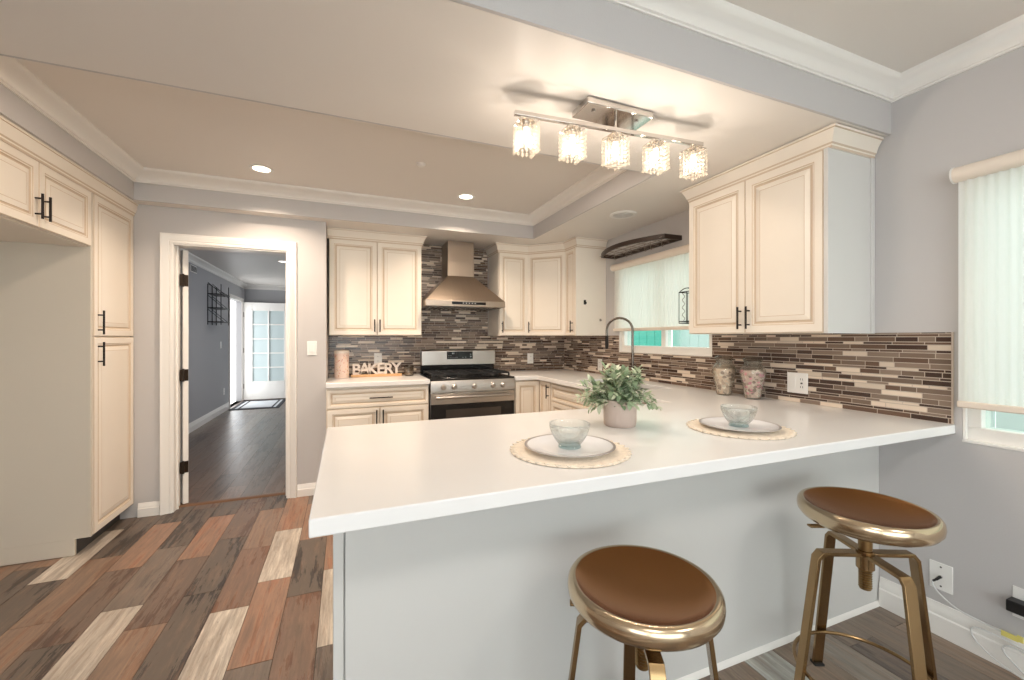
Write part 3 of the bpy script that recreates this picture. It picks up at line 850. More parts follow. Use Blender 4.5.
tag(o, 'long white quartz countertop running from the peninsula round to the range', 'countertop')
o = slab([-.148, .705], [3.72, BY - .0005], lambda i, j: True, CT - .04, CT).build('countertop', 'quartz', bevel=.004, smooth=30)
tag(o, 'short white quartz countertop left of the gas range', 'countertop')

# sink basin (undermount)
s_ = thing('kitchen_sink', 'stainless undermount sink set in the counter below the window', 'sink', (2.08, 2.81, CT - .23))
b = MB(); a0, a1, b0, b1, zt, zb = 1.895, 2.265, 2.415, 3.205, CT - .041, CT - .23
b.add([(a0, b0, zt), (a1, b0, zt), (a1, b1, zt), (a0, b1, zt), (a0 + .02, b0 + .02, zb), (a1 - .02, b0 + .02, zb), (a1 - .02, b1 - .02, zb), (a0 + .02, b1 - .02, zb)], [(0, 4, 5, 1), (1, 5, 6, 2), (2, 6, 7, 3), (3, 7, 4, 0), (4, 7, 6, 5)])
o = b.build('basin', 'steel', s_, smooth=0); so = o.modifiers.new('sheet', 'SOLIDIFY'); so.thickness = .002; so.offset = 0
b = MB(); b.lathe([(0, .004), (.03, .004), (.042, .001), (.042, 0), (0, 0)], 20, 0, Matrix.Translation((2.08, 2.81, zb + .001))); b.build('drain', 'chrome', s_)

# faucet
fa = thing('faucet', 'tall gooseneck pull-down kitchen faucet behind the potted plant', 'faucet', (2.33, 2.97, CT))
b = MB(); b.lathe([(0, 0), (.027, 0), (.027, .006), (.021, .012), (.019, .09), (.016, .10), (0, .10)], 20); b.build('base', 'nickel', fa, loc=(0, 0, 0))
dv = Vector((-.13, .17, 0)).normalized(); sp = .232; zc = .44
pts = [(0, 0, .09), (0, 0, .25), (0, 0, .38)]
for k in range(0, 13):
    a = PI * k / 12; pts.append((dv.x * sp / 2 * (1 - math.cos(a)), dv.y * sp / 2 * (1 - math.cos(a)), zc + .0 + sp / 2 * math.sin(a) * .95))
pts.append((dv.x * sp, dv.y * sp, zc - .05))
b = MB(); b.tube(pts, .0105, 12); b.build('neck', 'nickel', fa, loc=(0, 0, 0))
b = MB(); b.tube([(dv.x * sp, dv.y * sp, zc - .045), (dv.x * sp, dv.y * sp, zc - .06), (dv.x * sp, dv.y * sp, zc - .13), (dv.x * sp, dv.y * sp, zc - .165)], [.012, .0145, .0155, .013], 14); b.build('spray_head', 'bronze', fa, loc=(0, 0, 0))
b = MB(); b.tube([(0, 0, .075), (.0, -.045, .085)], .008, 10); b.tube([(0, -.042, .082), (-.01, -.055, .13), (-.015, -.06, .16)], .005, 8); b.build('lever', 'nickel', fa, loc=(0, 0, 0))

# ------------------------------------------------------------------ gas range
ra = thing('gas_range', 'stainless gas range with black cooktop between the counters', 'range', (1.12, 4.03, 0))
RX0, RX1 = .712, 1.528; RF = 3.735
b = MB(); b.box(RX0, RX1, RF + .03, BY - .03, .05, .905); b.box(RX0 + .04, RX1 - .04, RF + .08, BY - .06, 0, .05, 1); b.build('body', ['steel', 'black'], ra, bevel=.002)
b = MB(); b.box(RX0, RX1, RF, BY - .075, .906, .938); b.box(RX0 + .03, RX1 - .03, RF + .07, BY - .1, .938, .944); b.build('cooktop', 'enamel', ra, bevel=.004)
gr = MB()
for (xa, xb) in ((RX0 + .03, RX0 + .275), (RX0 + .285, RX1 - .285), (RX1 - .275, RX1 - .03)):
    ya, yb, z = RF + .08, BY - .12, .972
    for q in ((xa, ya, xb, ya), (xa, yb, xb, yb), (xa, ya, xa, yb), (xb, ya, xb, yb), ((xa + xb) / 2, ya, (xa + xb) / 2, yb), (xa, ya + (yb - ya) * .28, xb, ya + (yb - ya) * .28), (xa, ya + (yb - ya) * .72, xb, ya + (yb - ya) * .72), (xa, (ya + yb) / 2, xb, (ya + yb) / 2)):
        gr.bar([(q[0], q[1], z), (q[2], q[3], z)], .010, .014, (0, 1, 0) if q[1] == q[3] else (1, 0, 0))
    for x in (xa, xb):
        for y in (ya, yb): gr.box(x - .007, x + .007, y - .007, y + .007, .944, .968)
gr.build('grates', 'iron', ra, smooth=0)
for (x, y, r_) in ((RX0 + .15, RF + .20, .05), (RX0 + .15, BY - .24, .042), ((RX0 + RX1) / 2, (RF + BY) / 2 - .02, .055), (RX1 - .15, RF + .20, .05), (RX1 - .15, BY - .24, .042)):
    q = MB(); q.lathe([(0, 0), (r_, 0), (r_ * .9, .012), (r_ * .72, .013), (r_ * .70, .020), (0, .021)], 24, 0, Matrix.Translation((x, y, .9445))); q.build('burner', 'iron', ra)
# front control panel (slightly sloped)
b = MB(); TP = Matrix(((0, 0, 1, 0), (1, 0, 0, 0), (0, 1, 0, 0), (0, 0, 0, 1)))
b.prism([(RF + .031, .815), (RF - .012, .815), (RF - .006, .905), (RF + .002, .925), (RF + .031, .905)], RX0, RX1, 0, TP); b.build('control_panel', 'steel', ra, bevel=.002)
for x in (RX0 + .115, RX0 + .215, (RX0 + RX1) / 2, RX1 - .225, RX1 - .125):
    k = MB(); TK = Matrix.Translation((x, RF - .011, .862)) @ Matrix.Rotation(R(90), 4, 'X')
    k.lathe([(0, 0), (.027, 0), (.027, .004), (.022, .006), (.0205, .026), (.017, .030), (0, .030)], 20, 0, TK)
    k.box(-.004, .004, -.018, .018, .026, .036, 0, None, TK); k.build('knob', 'steel', ra, bevel=.001)
b = MB(); b.box(RX0 + .004, RX1 - .004, RF - .004, RF + .03, .705, .805); b.build('oven_door_top', 'steel', ra, bevel=.003)
od = MB(); od.box(RX0 + .004, RX1 - .004, RF - .002, RF + .03, .25, .703); odo = od.build('oven_door', 'enamel', ra, bevel=.003)
b = MB(); b.box(RX0 + .14, RX1 - .14, RF - .004, RF - .001, .34, .655); b.build('oven_window', 'ovenglass', odo, loc=tuple(-Vector(ra.location))).location = -Vector(ra.location)
b = MB(); b.tube([(RX0 + .04, RF - .05, .772), (RX1 - .04, RF - .05, .772)], .013, 12)
for x in (RX0 + .06, RX1 - .06): b.box(x - .012, x + .012, RF - .048, RF - .002, .762, .782)
b.build('oven_handle', 'steel', ra, smooth=40)
b = MB(); b.box(RX0 + .004, RX1 - .004, RF - .002, RF + .03, .06, .243); b.build('drawer', 'steel', ra, bevel=.003)
b = MB(); b.box(RX0 + .012, RX1 - .012, BY - .074, BY - .012, .939, 1.03, 1); b.prism([(BY - .115, 1.03), (BY - .012, 1.03), (BY - .012, 1.19), (BY - .085, 1.19), (BY - .105, 1.175)], RX0 + .012, RX1 - .012, 0, TP); b.build('backguard', ['steel', 'enamel'], ra, bevel=.003)
b = MB(); b.add([(.985, BY - .1115, 1.088), (1.265, BY - .1115, 1.088), (1.265, BY - .1075, 1.168), (.985, BY - .1075, 1.168), (.985, BY - .106, 1.088), (1.265, BY - .106, 1.088), (1.265, BY - .104, 1.168), (.985, BY - .104, 1.168)], [(0, 1, 2, 3), (0, 4, 5, 1), (1, 5, 6, 2), (2, 6, 7, 3), (3, 7, 4, 0), (7, 6, 5, 4)]); dsp = b.build('display', 'display', ra, smooth=0)
for (x, z, ww, hh) in [(1.0 + .022 * i, 1.104, .010, .004) for i in range(5)] + [(1.0 + .022 * i, 1.122, .010, .004) for i in range(2)] + [(1.04, 1.142, .008, .014), (1.054, 1.142, .008, .014), (1.15, 1.104, .012, .004), (1.18, 1.104, .012, .004), (1.235, 1.106, .014, .012), (1.235, 1.135, .01, .004)]:
    b = MB(); b.box(x, x + ww, BY - .1128, BY - .108, z, z + hh); b.build('display_mark', 'digit', dsp, loc=tuple(-Vector(ra.location)), smooth=0)

# ------------------------------------------------------------------ range hood
ho = thing('range_hood', 'stainless pyramid chimney range hood on the tiled wall', 'range hood', (1.095, 4.12, 1.62))
HX0, HX1, HY0 = .70, 1.495, 3.90
b = MB()
def frus(x0, x1, y0, y1, z, X0, X1, Y0, Y1, Z, mb=b):
    mb.add([(x0, y0, z), (x1, y0, z), (x1, y1, z), (x0, y1, z), (X0, Y0, Z), (X1, Y0, Z), (X1, Y1, Z), (X0, Y1, Z)], [(0, 1, 5, 4), (1, 2, 6, 5), (2, 3, 7, 6), (3, 0, 4, 7), (4, 5, 6, 7), (3, 2, 1, 0)])
frus(HX0, HX1, HY0, BY - .009, 1.672, .955, 1.225, 4.10, BY - .009, 1.935); b.build('canopy', 'steel_h', ho, bevel=.002)
b = MB(); b.box(HX0, HX1, HY0, BY - .009, 1.615, 1.672); rim = b.build('rim', 'steel_h', ho, bevel=.002)
b = MB(); b.box(.948, 1.29, HY0 - .002, HY0 + .002, 1.634, 1.660); b.build('control_strip', 'display', ho, bevel=.001)
b = MB()
for i in range(5): b.tube([(1.06 + i * .03, HY0 - .005, 1.647), (1.06 + i * .03, HY0 - .002, 1.647)], .006, 8)
b.build('button', 'steel', ho)
b = MB(); b.box(HX0 + .03, HX1 - .03, HY0 + .05, BY - .04, 1.609, 1.6145)
for i in range(14): b.box(HX0 + .05 + i * .05, HX0 + .07 + i * .05, HY0 + .07, BY - .06, 1.604, 1.609)
b.build('grease_filter', 'nickel', ho, smooth=0)
b = MB(); b.box(.955, 1.225, 4.10, BY - .009, 1.935, LZ - .002); b.box(.953, 1.227, 4.098, BY - .009, 1.935, 2.08); b.build('chimney', 'steel_h', ho, bevel=.001)

# ------------------------------------------------------------------ ceiling fittings
def downlight(label, x, y, z, lens, power, col, r=.075):
    t_ = thing('downlight', label, 'ceiling light', (x, y, z), 0, None)
    b = MB(); b.lathe([(r * .72, -.001), (r, -.0005), (r * 1.02, -.004), (r * .95, -.008), (r * .75, -.006), (r * .72, -.003)], 32); b.build('trim_ring', 'white', t_, loc=(0, 0, 0))
    b = MB(); b.lathe([(0, -.005), (r * .72, -.003), (r * .72, -.001), (0, -.001)], 32); b.build('lens', lens, t_, loc=(0, 0, 0))
    if power: area('downlight_beam', (x, y, z - .012), (0, 0, 0), r * 1.4, 0, power, col, True).data.spread = R(130)
WARM = (1.0, .80, .62)
downlight('round recessed ceiling light nearer the pantry and doorway', -.545, 3.36, TZ, 'lens', 14.5, WARM)
downlight('round recessed ceiling light in front of the range hood', .943, 3.38, TZ, 'lens', 14.5, WARM)
downlight('round recessed ceiling light in the hall ceiling', -.86, 7.0, 2.45, 'hall_lens', 4, (1, .9, .8))
v_ = thing('ceiling_speaker', 'round white grille in the low ceiling over the sink', 'grille', (2.045, 2.726, LZ))
b = MB(); b.lathe([(.078, -.0005), (.105, -.0005), (.105, -.005), (.097, -.009), (.080, -.008), (.078, -.004)], 36); b.build('ring', 'white', v_, loc=(0, 0, 0))
b = MB(); b.lathe([(0, -.006), (.078, -.005), (.078, -.001), (0, -.001)], 36)
for k in range(1, 5): b.lathe([(.016 * k - .002, -.0065), (.016 * k, -.009), (.016 * k + .002, -.0065)], 30)
b.build('grille', 'panel', v_, loc=(0, 0, 0))
b = MB(); b.lathe([(0, -.02), (.02, -.018), (.03, -.006), (.032, -.0005), (0, -.0005)], 24)
tag(b.build('sprinkler_cover', 'white', loc=(.48, 2.86, TZ)), 'small white round cover on the tray ceiling behind the crystal light', 'ceiling fitting')

# ------------------------------------------------------------------ crystal bar light
pl = thing('crystal_bar_light', 'chrome bar ceiling light with five crystal bead shades', 'ceiling light', (1.075, 1.485, LZ))
b = MB(); b.box(-.165, .165, -.065, .065, -.028, -.0005); b.build('canopy', 'chrome', pl, loc=(0, 0.02, 0), bevel=.003)
for q in (-.11, .11):
    b = MB(); b.tube([(q, 0, -.0285), (q, 0, -.034)], .008, 10); b.build('canopy_screw', 'chrome', pl, loc=(0, 0, 0))
b = MB(); b.tube([(0, 0, -.027), (0, 0, -.085)], .006, 10); b.build('stem', 'chrome', pl, loc=(0, 0, 0))
TB = Matrix.Rotation(R(-4.5), 4, 'Z')
b = MB(); b.box(-.455, .455, -.010, .010, -.098, -.080, 0, None, TB); b.build('bar', 'chrome', pl, loc=(0, 0, 0), bevel=.002)
strand = None; proto = None; rng = random.Random(3)
for i in range(5):
    p = TB @ Vector((-.405 + .2025 * i, 0, -.098))
    if proto is None:
        hd = MB(); hd.tube([(0, 0, 0), (0, 0, -.018)], .006, 10); hd.lathe([(0, -.016), (.036, -.019), (.037, -.0215), (.018, -.026), (.018, -.048), (0, -.048)], 20)  # wide disc over the bulb, added to keep its light off the ceiling
        s_ = .038
        hd.tube([(-s_, -s_, -.022), (s_, -s_, -.022), (s_, s_, -.022), (-s_, s_, -.022)], .0022, 6, closed=True)
        hd.tube([(-s_, 0, -.022), (s_, 0, -.022)], .0018, 6); hd.tube([(0, -s_, -.022), (0, s_, -.022)], .0018, 6)
        proto = hd.build('shade', 'chrome', pl, loc=tuple(p))
        bl = MB(); bl.lathe([(0, -.095), (.008, -.092), (.0125, -.08), (.0125, -.06), (.008, -.045), (0, -.045)], 14); bl.build('bulb', 'bulb', proto, loc=(0, 0, 0))
        n = 4; first = None
        spots = []
        for e in range(n):
            q = -s_ + 2 * s_ * e / n
            spots += [(q, -s_), (s_, q), (-q, s_), (-s_, -q)]
        for (x, y) in spots:
            if first is None:
                sb = MB()
                sb.tube([(0, 0, -.022), (0, 0, -.148)], .0006, 4)
                zz = -.031
                for k in range(7):
                    r_ = .0064 if k < 6 else .0080
                    sb.lathe([(0, zz - r_ * 1.05), (r_ * .75, zz - r_ * .6), (r_, zz), (r_ * .75, zz + r_ * .6), (0, zz + r_ * 1.05)], 7)
                    zz -= .0172
                first = sb.build('crystal_strand', 'crystal', proto, loc=(x, y, 0), smooth=0)
            else:
                cpy = first.copy(); COL.objects.link(cpy); cpy.parent = proto; cpy.location = (x, y, rng.uniform(-.006, .004))
                cpy.rotation_euler.z = rng.uniform(0, 6)
    else:
        c2 = copy_tree(proto, pl); c2.location = p; c2.rotation_euler.z = R(8 * (i % 3) - 6)
    lp = bpy.data.lights.new('pendant_bulb', 'POINT'); lp.energy = 3.6; lp.color = (1, .88, .77); lp.shadow_soft_size = .014
    lo = bpy.data.objects.new('pendant_bulb', lp); COL.objects.link(lo); lo.location = Vector(pl.location) + p + Vector((0, 0, -.092))

# ------------------------------------------------------------------ stools
def make_stool(name, label, seat_z):
    t_ = thing(name, label, 'stool')
    Rr = .195; z = seat_z
    prof = [(0, z - .046), (.06, z - .047), (.13, z - .050), (.165, z - .047), (.184, z - .036), (.194, z - .022), (.196, z - .008), (.194, z + .006), (.188, z + .0145), (.181, z + .017), (.175, z + .0155), (.170, z + .011), (.160, z + .004), (.130, z - .008), (.09, z - .016), (.05, z - .022), (0, z - .024)]
    b = MB(); b.lathe(prof, 64, ms=[0] * 10 + [1] * 6); b.build('seat', ['brass', 'copper_dish'], t_, loc=(0, 0, 0), smooth=60)
    fz_ = .567
    b = MB(); b.lathe([(0, .445), (.0165, .445), (.0165, fz_ + .012), (.02, fz_ + .014), (.02, z - .05), (0, z - .05)], 20)
    zz = .452
    while zz < z - .06: b.lathe([(.016, zz - .003), (.0195, zz), (.016, zz + .003)], 20); zz += .008
    b.build('screw_post', 'thread', t_, loc=(0, 0, 0), smooth=40)
    b = MB(); b.lathe([(0.018, fz_ - .05), (.026, fz_ - .05), (.026, fz_ + .012), (.018, fz_ + .012)], 20); b.build('collar', 'brass_dark', t_, loc=(0, 0, 0))
    b = MB(); b.bar([(0, .03, z - .056), (0, .190, z - .058)], .022, .006, (1, 0, 0)); b.build('lock_lever', 'brass_dark', t_, loc=(0, 0, 0), bevel=.001)
    leg0 = None
    for k in range(4):
        a = PI / 2 * k
        if leg0 is None:
            l = MB(); l.bar([(.018, 0, fz_), (.150, 0, fz_), (.165, 0, fz_ - .018), (.238, 0, .006)], .036, .012, (0, 1, 0)); leg0 = l.build('leg', 'brass_dark', t_, loc=(0, 0, 0), bevel=.0015)
            ft = MB(); ft.box(.222, .252, -.019, .019, 0, .008); ft.build('foot', 'rubber', leg0, loc=(0, 0, 0), bevel=.001)
        else:
            l = copy_tree(leg0, t_); l.rotation_euler.z = a
    b = MB(); rr = .204; b.tube([(rr * math.cos(2 * PI * i / 48), rr * math.sin(2 * PI * i / 48), .15) for i in range(48)], .0065, 10, closed=True); b.build('foot_ring', 'brass_dark', t_, loc=(0, 0, 0))
    return t_
s1 = make_stool('bar_stool', 'low brass screw stool with dished seat in front of the peninsula', .664 - .006)
s1.location = (.727, .886, 0); s1.rotation_euler.z = R(62)
s2 = make_stool('bar_stool', 'tall brass screw stool with exposed post beside the wall outlet', .722 - .006)
s2.location = (1.667, .875, 0); s2.rotation_euler.z = R(66)
for s_ in (s1, s2): s_['group'] = 'brass stools at the peninsula'

# ------------------------------------------------------------------ place settings
def setting(x, y, lab):
    G = .0004
    t_ = thing('placemat', 'round straw placemat ' + lab, 'placemat', (x, y, CT + G), 0, 'straw placemats on the peninsula')
    b = MB(); prof = []
    b.lathe([(0, 0), (.192, 0), (.196, .002), (.192, .004)] + [(.192 - .006 * k, .004 + .0016 * (k % 2)) for k in range(1, 12)] + [(0, .004)], 72)
    b.build('woven_disc', 'straw', t_, loc=(0, 0, 0), smooth=60)
    b = MB(); 
    for k in range(36):
        a = 2 * PI * k / 36; b.tube([(.184 * math.cos(a + .05), .184 * math.sin(a + .05), .0045), (.197 * math.cos(a), .197 * math.sin(a), .005), (.184 * math.cos(a - .05), .184 * math.sin(a - .05), .0045)], .0026, 6)
    b.build('scalloped_edge', 'straw', t_, loc=(0, 0, 0), smooth=60)
    p = thing('plate', 'white dinner plate with thin dark rim ' + lab, 'plate', (x, y, CT + .0062), 0, 'white plates on the peninsula')
    b = MB(); b.lathe([(0, 0), (.085, 0), (.10, .004), (.146, .013), (.149, .0145), (.1495, .0155), (.1475, .0165), (.14, .0155), (.10, .0075), (.088, .005), (0, .005)], 64, ms=[0, 0, 0, 0, 0, 1, 1, 0, 0, 0]); b.build('dish', ['plate', 'plate_rim'], p, loc=(0, 0, 0), smooth=50)
    q = thing('glass_bowl', 'clear glass bowl with aqua foot ' + lab, 'bowl', (x, y, CT + .0116), 0, 'glass bowls on the peninsula')
    b = MB(); b.lathe([(q_ * 1.08, z_ * 1.06) for q_, z_ in [(.030, .006), (.036, .013), (.046, .026), (.056, .045), (.0615, .062), (.063, .075), (.0622, .0765), (.060, .075), (.0585, .062), (.053, .046), (.043, .028), (.030, .017), (0, .014)]], 48); b.build('bowl', 'aqua', q, loc=(0, 0, 0), smooth=60)
    b = MB(); b.lathe([(0, 0), (.036, 0), (.038, .003), (.036, .008), (.030, .0125), (0, .0135)], 48); b.build('foot', 'aqua_base', q, loc=(0, 0, 0), smooth=60)
setting(.69, 1.205, 'in front of the potted plant')
setting(1.50, 1.235, 'near the wall by the double outlet')

# ------------------------------------------------------------------ potted plant
po = thing('potted_plant', 'bushy sage green plant in a round concrete pot on the peninsula', 'plant', (1.09, 1.475, CT + .0004))
b = MB(); b.lathe([(0, 0), (.062, 0), (.066, .004), (.0685, .02), (.0695, .108), (.0685, .111), (.065, .111), (.063, .104), (.061, .085), (0, .085)], 48); b.build('pot', 'pot', po, loc=(0, 0, 0), smooth=50)
b = MB(); b.lathe([(0, .0945), (.035, .0935), (.0615, .090), (.0615, .086), (0, .0855)], 24); b.build('soil', 'soil', po, loc=(0, 0, 0))
rng = random.Random(21)
lf = MB(); st = MB()
LC = [(182, 194, 164), (160, 178, 144), (202, 210, 184), (140, 160, 126), (214, 220, 198), (122, 144, 112)]
def leaf(p, d, up, L, Wd, col):
    d = d.normalized(); sd = d.cross(up)
    if sd.length < .01: sd = d.orthogonal()
    sd.normalize(); nn = sd.cross(d).normalized()
    prof = [(0, .06), (.22, .72), (.5, 1.0), (.78, .72), (1.0, .04)]
    vs = []; 
    for t, ww in prof:
        c_ = p + d * (L * t) - nn * (L * .28 * t * t)
        vs += [c_ - sd * (Wd * ww / 2) + nn * (.12 * Wd * ww), c_ - nn * (.0), c_ + sd * (Wd * ww / 2) + nn * (.12 * Wd * ww)]
    fs = []
    for k in range(4):
        a = 3 * k; fs += [(a, a + 1, a + 4, a + 3), (a + 1, a + 2, a + 5, a + 4)]
    lf.add(vs, fs, 0, col)
for i in range(84):
    az = rng.uniform(0, 2 * PI); el = rng.uniform(.12, 1.0) ** .8 * 1.4
    L = rng.uniform(.095, .150) * (1.0 if el > .7 else 1.0)
    dr = Vector((math.cos(az) * math.cos(el), math.sin(az) * math.cos(el), math.sin(el)))
    p0 = Vector((rng.uniform(-.04, .04), rng.uniform(-.04, .04), .09)); pts = []
    for k in range(8):
        t = k / 7; q = p0 + dr * (L * t) + Vector((0, 0, 1)) * (.035 * t) - Vector((0, 0, 1)) * (.075 * t * t * (1.25 - math.sin(el)))
        pts.append(q)
    st.tube(pts, [.0016 - .0001 * k for k in range(8)], 5)
    for k in range(1, 8):
        tg = (pts[k] - pts[k - 1]).normalized()
        for s_ in range(3 if k == 7 else 2):
            a = rng.uniform(0, 2 * PI); side = tg.orthogonal().normalized()
            side = Matrix.Rotation(a, 3, tg) @ side
            d = tg * rng.uniform(.3, .9) + side * .9 + Vector((0, 0, .15))
            if k == 7 and s_ == 0: d = tg
            cc = lin(rng.choice(LC)); j = rng.uniform(.85, 1.15)
            leaf(pts[k], d, Vector((0, 0, 1)), rng.uniform(.026, .042), rng.uniform(.016, .024), (cc[0] * j, cc[1] * j, cc[2] * j, 1))
lf.build('foliage', 'leaf', po, loc=(0, 0, 0), smooth=60)
st.build('stems', 'stem', po, loc=(0, 0, 0))

# ------------------------------------------------------------------ potpourri jars
def jar(x, y, label, cols, sc_, seed):
    t_ = thing('potpourri_jar', label, 'jar', (x, y, CT + .0004), 0, 'potpourri jars under the wall cabinet')
    s = sc_
    pr = [(.036, 0), (.040, .004), (.046, .05), (.057, .10), (.064, .135), (.062, .155), (.050, .175), (.042, .183), (.042, .20), (.046, .206)]
    b = MB(); b.lathe([(0, 0)] + [(r * s, z * s) for r, z in pr] + [((r - .003) * s, z * s + .001) for r, z in reversed(pr[1:])] + [(0, .006)], 40); b.build('glass', 'clear', t_, loc=(0, 0, 0), smooth=60)
    b = MB(); b.lathe([(0, .2065 * s), (.044 * s, .2065 * s), (.049 * s, .210 * s), (.046 * s, .219 * s), (.030 * s, .226 * s), (0, .229 * s)], 32); b.build('lid', 'smoke', t_, loc=(0, 0, 0), smooth=60)
    rg = random.Random(seed); f = MB(); inner = [(0, .006), (.034, .006), (.042, .05), (.053, .10), (.059, .135), (.056, .150), (0, .155)]
    f.lathe([(r * s * .9, z * s) for r, z in inner], 24, 0, None, lin(cols[0]))
    for k in range(170):
        z = rg.uniform(.010, .150); rr = 0
        for (r0, z0), (r1, z1) in zip(inner, inner[1:]):
            if z0 <= z <= z1: rr = r0 + (r1 - r0) * (z - z0) / max(1e-6, z1 - z0)
        a = rg.uniform(0, 2 * PI); rr = rr * .93
        T = Matrix.Translation((rr * s * math.cos(a), rr * s * math.sin(a), z * s)) @ Matrix.Rotation(a, 4, 'Z') @ Matrix.Rotation(rg.uniform(-1, 1), 4, 'X')
        cc = lin(rg.choice(cols)); j = rg.uniform(.85, 1.15)
        f.sphere((0, 0, 0), (.004, rg.uniform(.007, .016), rg.uniform(.006, .012)), 6, 4, 0, (cc[0] * j, cc[1] * j, cc[2] * j, 1), T)
    o = f.build('potpourri', 'petals', t_, loc=(0, 0, 0)); o['kind'] = 'stuff'
jar(2.315, 2.015, 'glass jar of cream potpourri nearer the sink window', [(238, 212, 188), (230, 200, 174), (244, 226, 206), (214, 184, 160), (180, 154, 136)], 1.14, 1)
jar(2.325, 1.815, 'glass jar of pink and brown potpourri nearer the double outlet', [(226, 200, 184), (230, 160, 168), (168, 142, 126), (240, 222, 206), (206, 178, 160)], 1.14, 2)

# ------------------------------------------------------------------ things on the short counter
cn = thing('canister', 'tall pink sprinkle-patterned canister on the short counter', 'canister', (-.03, 4.20, CT + .0004))
rg = random.Random(9); b = MB(); b.lathe([(0, 0), (.060, 0), (.063, .003), (.063, .225), (.060, .228), (0, .228)], 36, 0, None, lin((232, 208, 194)))
for k in range(150):
    a = rg.uniform(0, 2 * PI); z = rg.uniform(.02, .21); T = Matrix.Rotation(a, 4, 'Z') @ Matrix.Translation((.0628, 0, z)) @ Matrix.Rotation(rg.uniform(0, 3), 4, 'X')
    b.box(0, .0008, -.0065, .0065, -.0022, .0022, 0, lin(rg.choice([(206, 120, 90), (214, 150, 120), (240, 226, 214), (170, 96, 78), (220, 180, 100)])), T)
b.build('body', 'sprinkle', cn, loc=(0, 0, 0), smooth=40)
b = MB(); b.lathe([(0, .2285), (.066, .2285), (.067, .232), (.067, .252), (.064, .256), (0, .258)], 36); b.build('lid', 'letters', cn, loc=(0, 0, 0))

sg = thing('bakery_sign', 'cut-out letter sign reading BAKERY on a wooden base', 'sign', (.285, 4.235, CT + .0004))
b = MB(); b.box(-.235, .235, -.035, .035, 0, .022); b.build('base', 'board', sg, loc=(0, 0, 0), bevel=.003)
def letter(ch, x, z, h, parent):
    cu = bpy.data.curves.new('letter', 'FONT'); cu.body = ch; cu.size = h * 1.42; cu.extrude = .006; cu.offset = .0035; cu.align_x = 'CENTER'
    tmp = bpy.data.objects.new('tmp', cu); COL.objects.link(tmp)
    dg = bpy.context.evaluated_depsgraph_get(); me = bpy.data.meshes.new_from_object(tmp.evaluated_get(dg))
    bpy.data.objects.remove(tmp)
    me.materials.clear(); me.materials.append(M['letters'])
    o = bpy.data.objects.new('letter', me); COL.objects.link(o); o.parent = parent; o.location = (x, 0, z); o.rotation_euler.x = R(90)
for k, ch in enumerate('BAKERY'): letter(ch, -.185 + .074 * k, .022 + (.006 if k % 2 else 0), .105, sg)
cu_ = thing('glass_candle', 'smoked glass candle tumbler beside the bakery sign', 'candle', (.585, 4.18, CT + .0004))
b = MB(); b.lathe([(0, 0), (.040, 0), (.044, .004), (.047, .10), (.045, .10), (.042, .012), (0, .010)], 32); b.build('tumbler', 'smoke', cu_, loc=(0, 0, 0))
b = MB(); b.lathe([(0, .011), (.0405, .013), (.0415, .045), (0, .046)], 28); b.build('wax', 'letters', cu_, loc=(0, 0, 0))

# ------------------------------------------------------------------ outlets, switches
def plate(name, label, T, w_=.075, h_=.118, kind='outlet', cat='outlet', n=1):
    """local: x across, y up, z out of wall"""
    o = thing(name, label, cat, T.translation[:])
    Rm = T.to_3x3().to_4x4(); L = Matrix.Translation(T.translation) 
    o.rotation_euler = (0, 0, 0)
    b = MB(); b.box(-w_ / 2, w_ / 2, -h_ / 2, h_ / 2, .0004, .005, 0, None, Rm); b.build('cover_plate', 'white', o, loc=(0, 0, 0), bevel=.002)
    for k in range(n):
        xo = (k - (n - 1) / 2) * .046
        if kind == 'outlet':
            for s_ in (-1, 1):
                b = MB(); b.box(xo - .014, xo + .014, s_ * .022 - .013, s_ * .022 + .013, .005, .0062, 0, None, Rm)
                for q in (-.006, .006): b.box(xo + q - .0012, xo + q + .0012, s_ * .022 - .004, s_ * .022 + .006, .0062, .0066, 1, None, Rm)
                b.build('socket', ['white', 'slot'], o, loc=(0, 0, 0), smooth=0)
        elif kind == 'switch':
            b = MB(); b.box(xo - .016, xo + .016, -.032, .032, .005, .008, 0, None, Rm); b.build('rocker', 'white', o, loc=(0, 0, 0), bevel=.001)
        elif kind == 'blank':
            pass
    return o, Rm
def Tback(x, z, y=BY - .008): return Matrix(((1, 0, 0, x), (0, 0, -1, y), (0, 1, 0, z), (0, 0, 0, 1)))
def Tright(y, z, x=WX - .008): return Matrix(((0, 0, -1, x), (-1, 0, 0, y), (0, 1, 0, z), (0, 0, 0, 1)))
def Tleft(y, z, x): return Matrix(((0, 0, 1, x), (1, 0, 0, y), (0, 1, 0, z), (0, 0, 0, 1)))
plate('wall_outlet', 'white outlet on the tiles above the bakery sign', Tback(.306, 1.10))
plate('wall_outlet', 'white outlet on the tiles right of the gas range', Tback(1.985, 1.075))
plate('wall_outlet', 'white outlet on the tiles just left of the faucet', Tright(3.62, 1.035))
o, Rm = plate('wall_outlet', 'white double outlet on the tiles right of the potpourri jars', Tright(1.613, 1.05), .118, .118, 'blank')
b = MB()
for s_ in (-1, 1):
    b.box(.026 - .014, .026 + .014, s_ * .022 - .013, s_ * .022 + .013, .005, .0062, 0, None, Rm)
    for q in (-.006, .006): b.box(.026 + q - .0014, .026 + q + .0014, s_ * .022 - .005, s_ * .022 + .006, .0062, .0066, 1, None, Rm)
b.box(.021, .031, -.004, .004, .005, .008, 1, None, Rm)
b.build('socket', ['white', 'slot'], o, loc=(0, 0, 0), smooth=0)
b = MB(); b.box(-.042, -.01, -.032, .032, .005, .008, 0, None, Rm); b.build('rocker', 'white', o, loc=(0, 0, 0), bevel=.001)
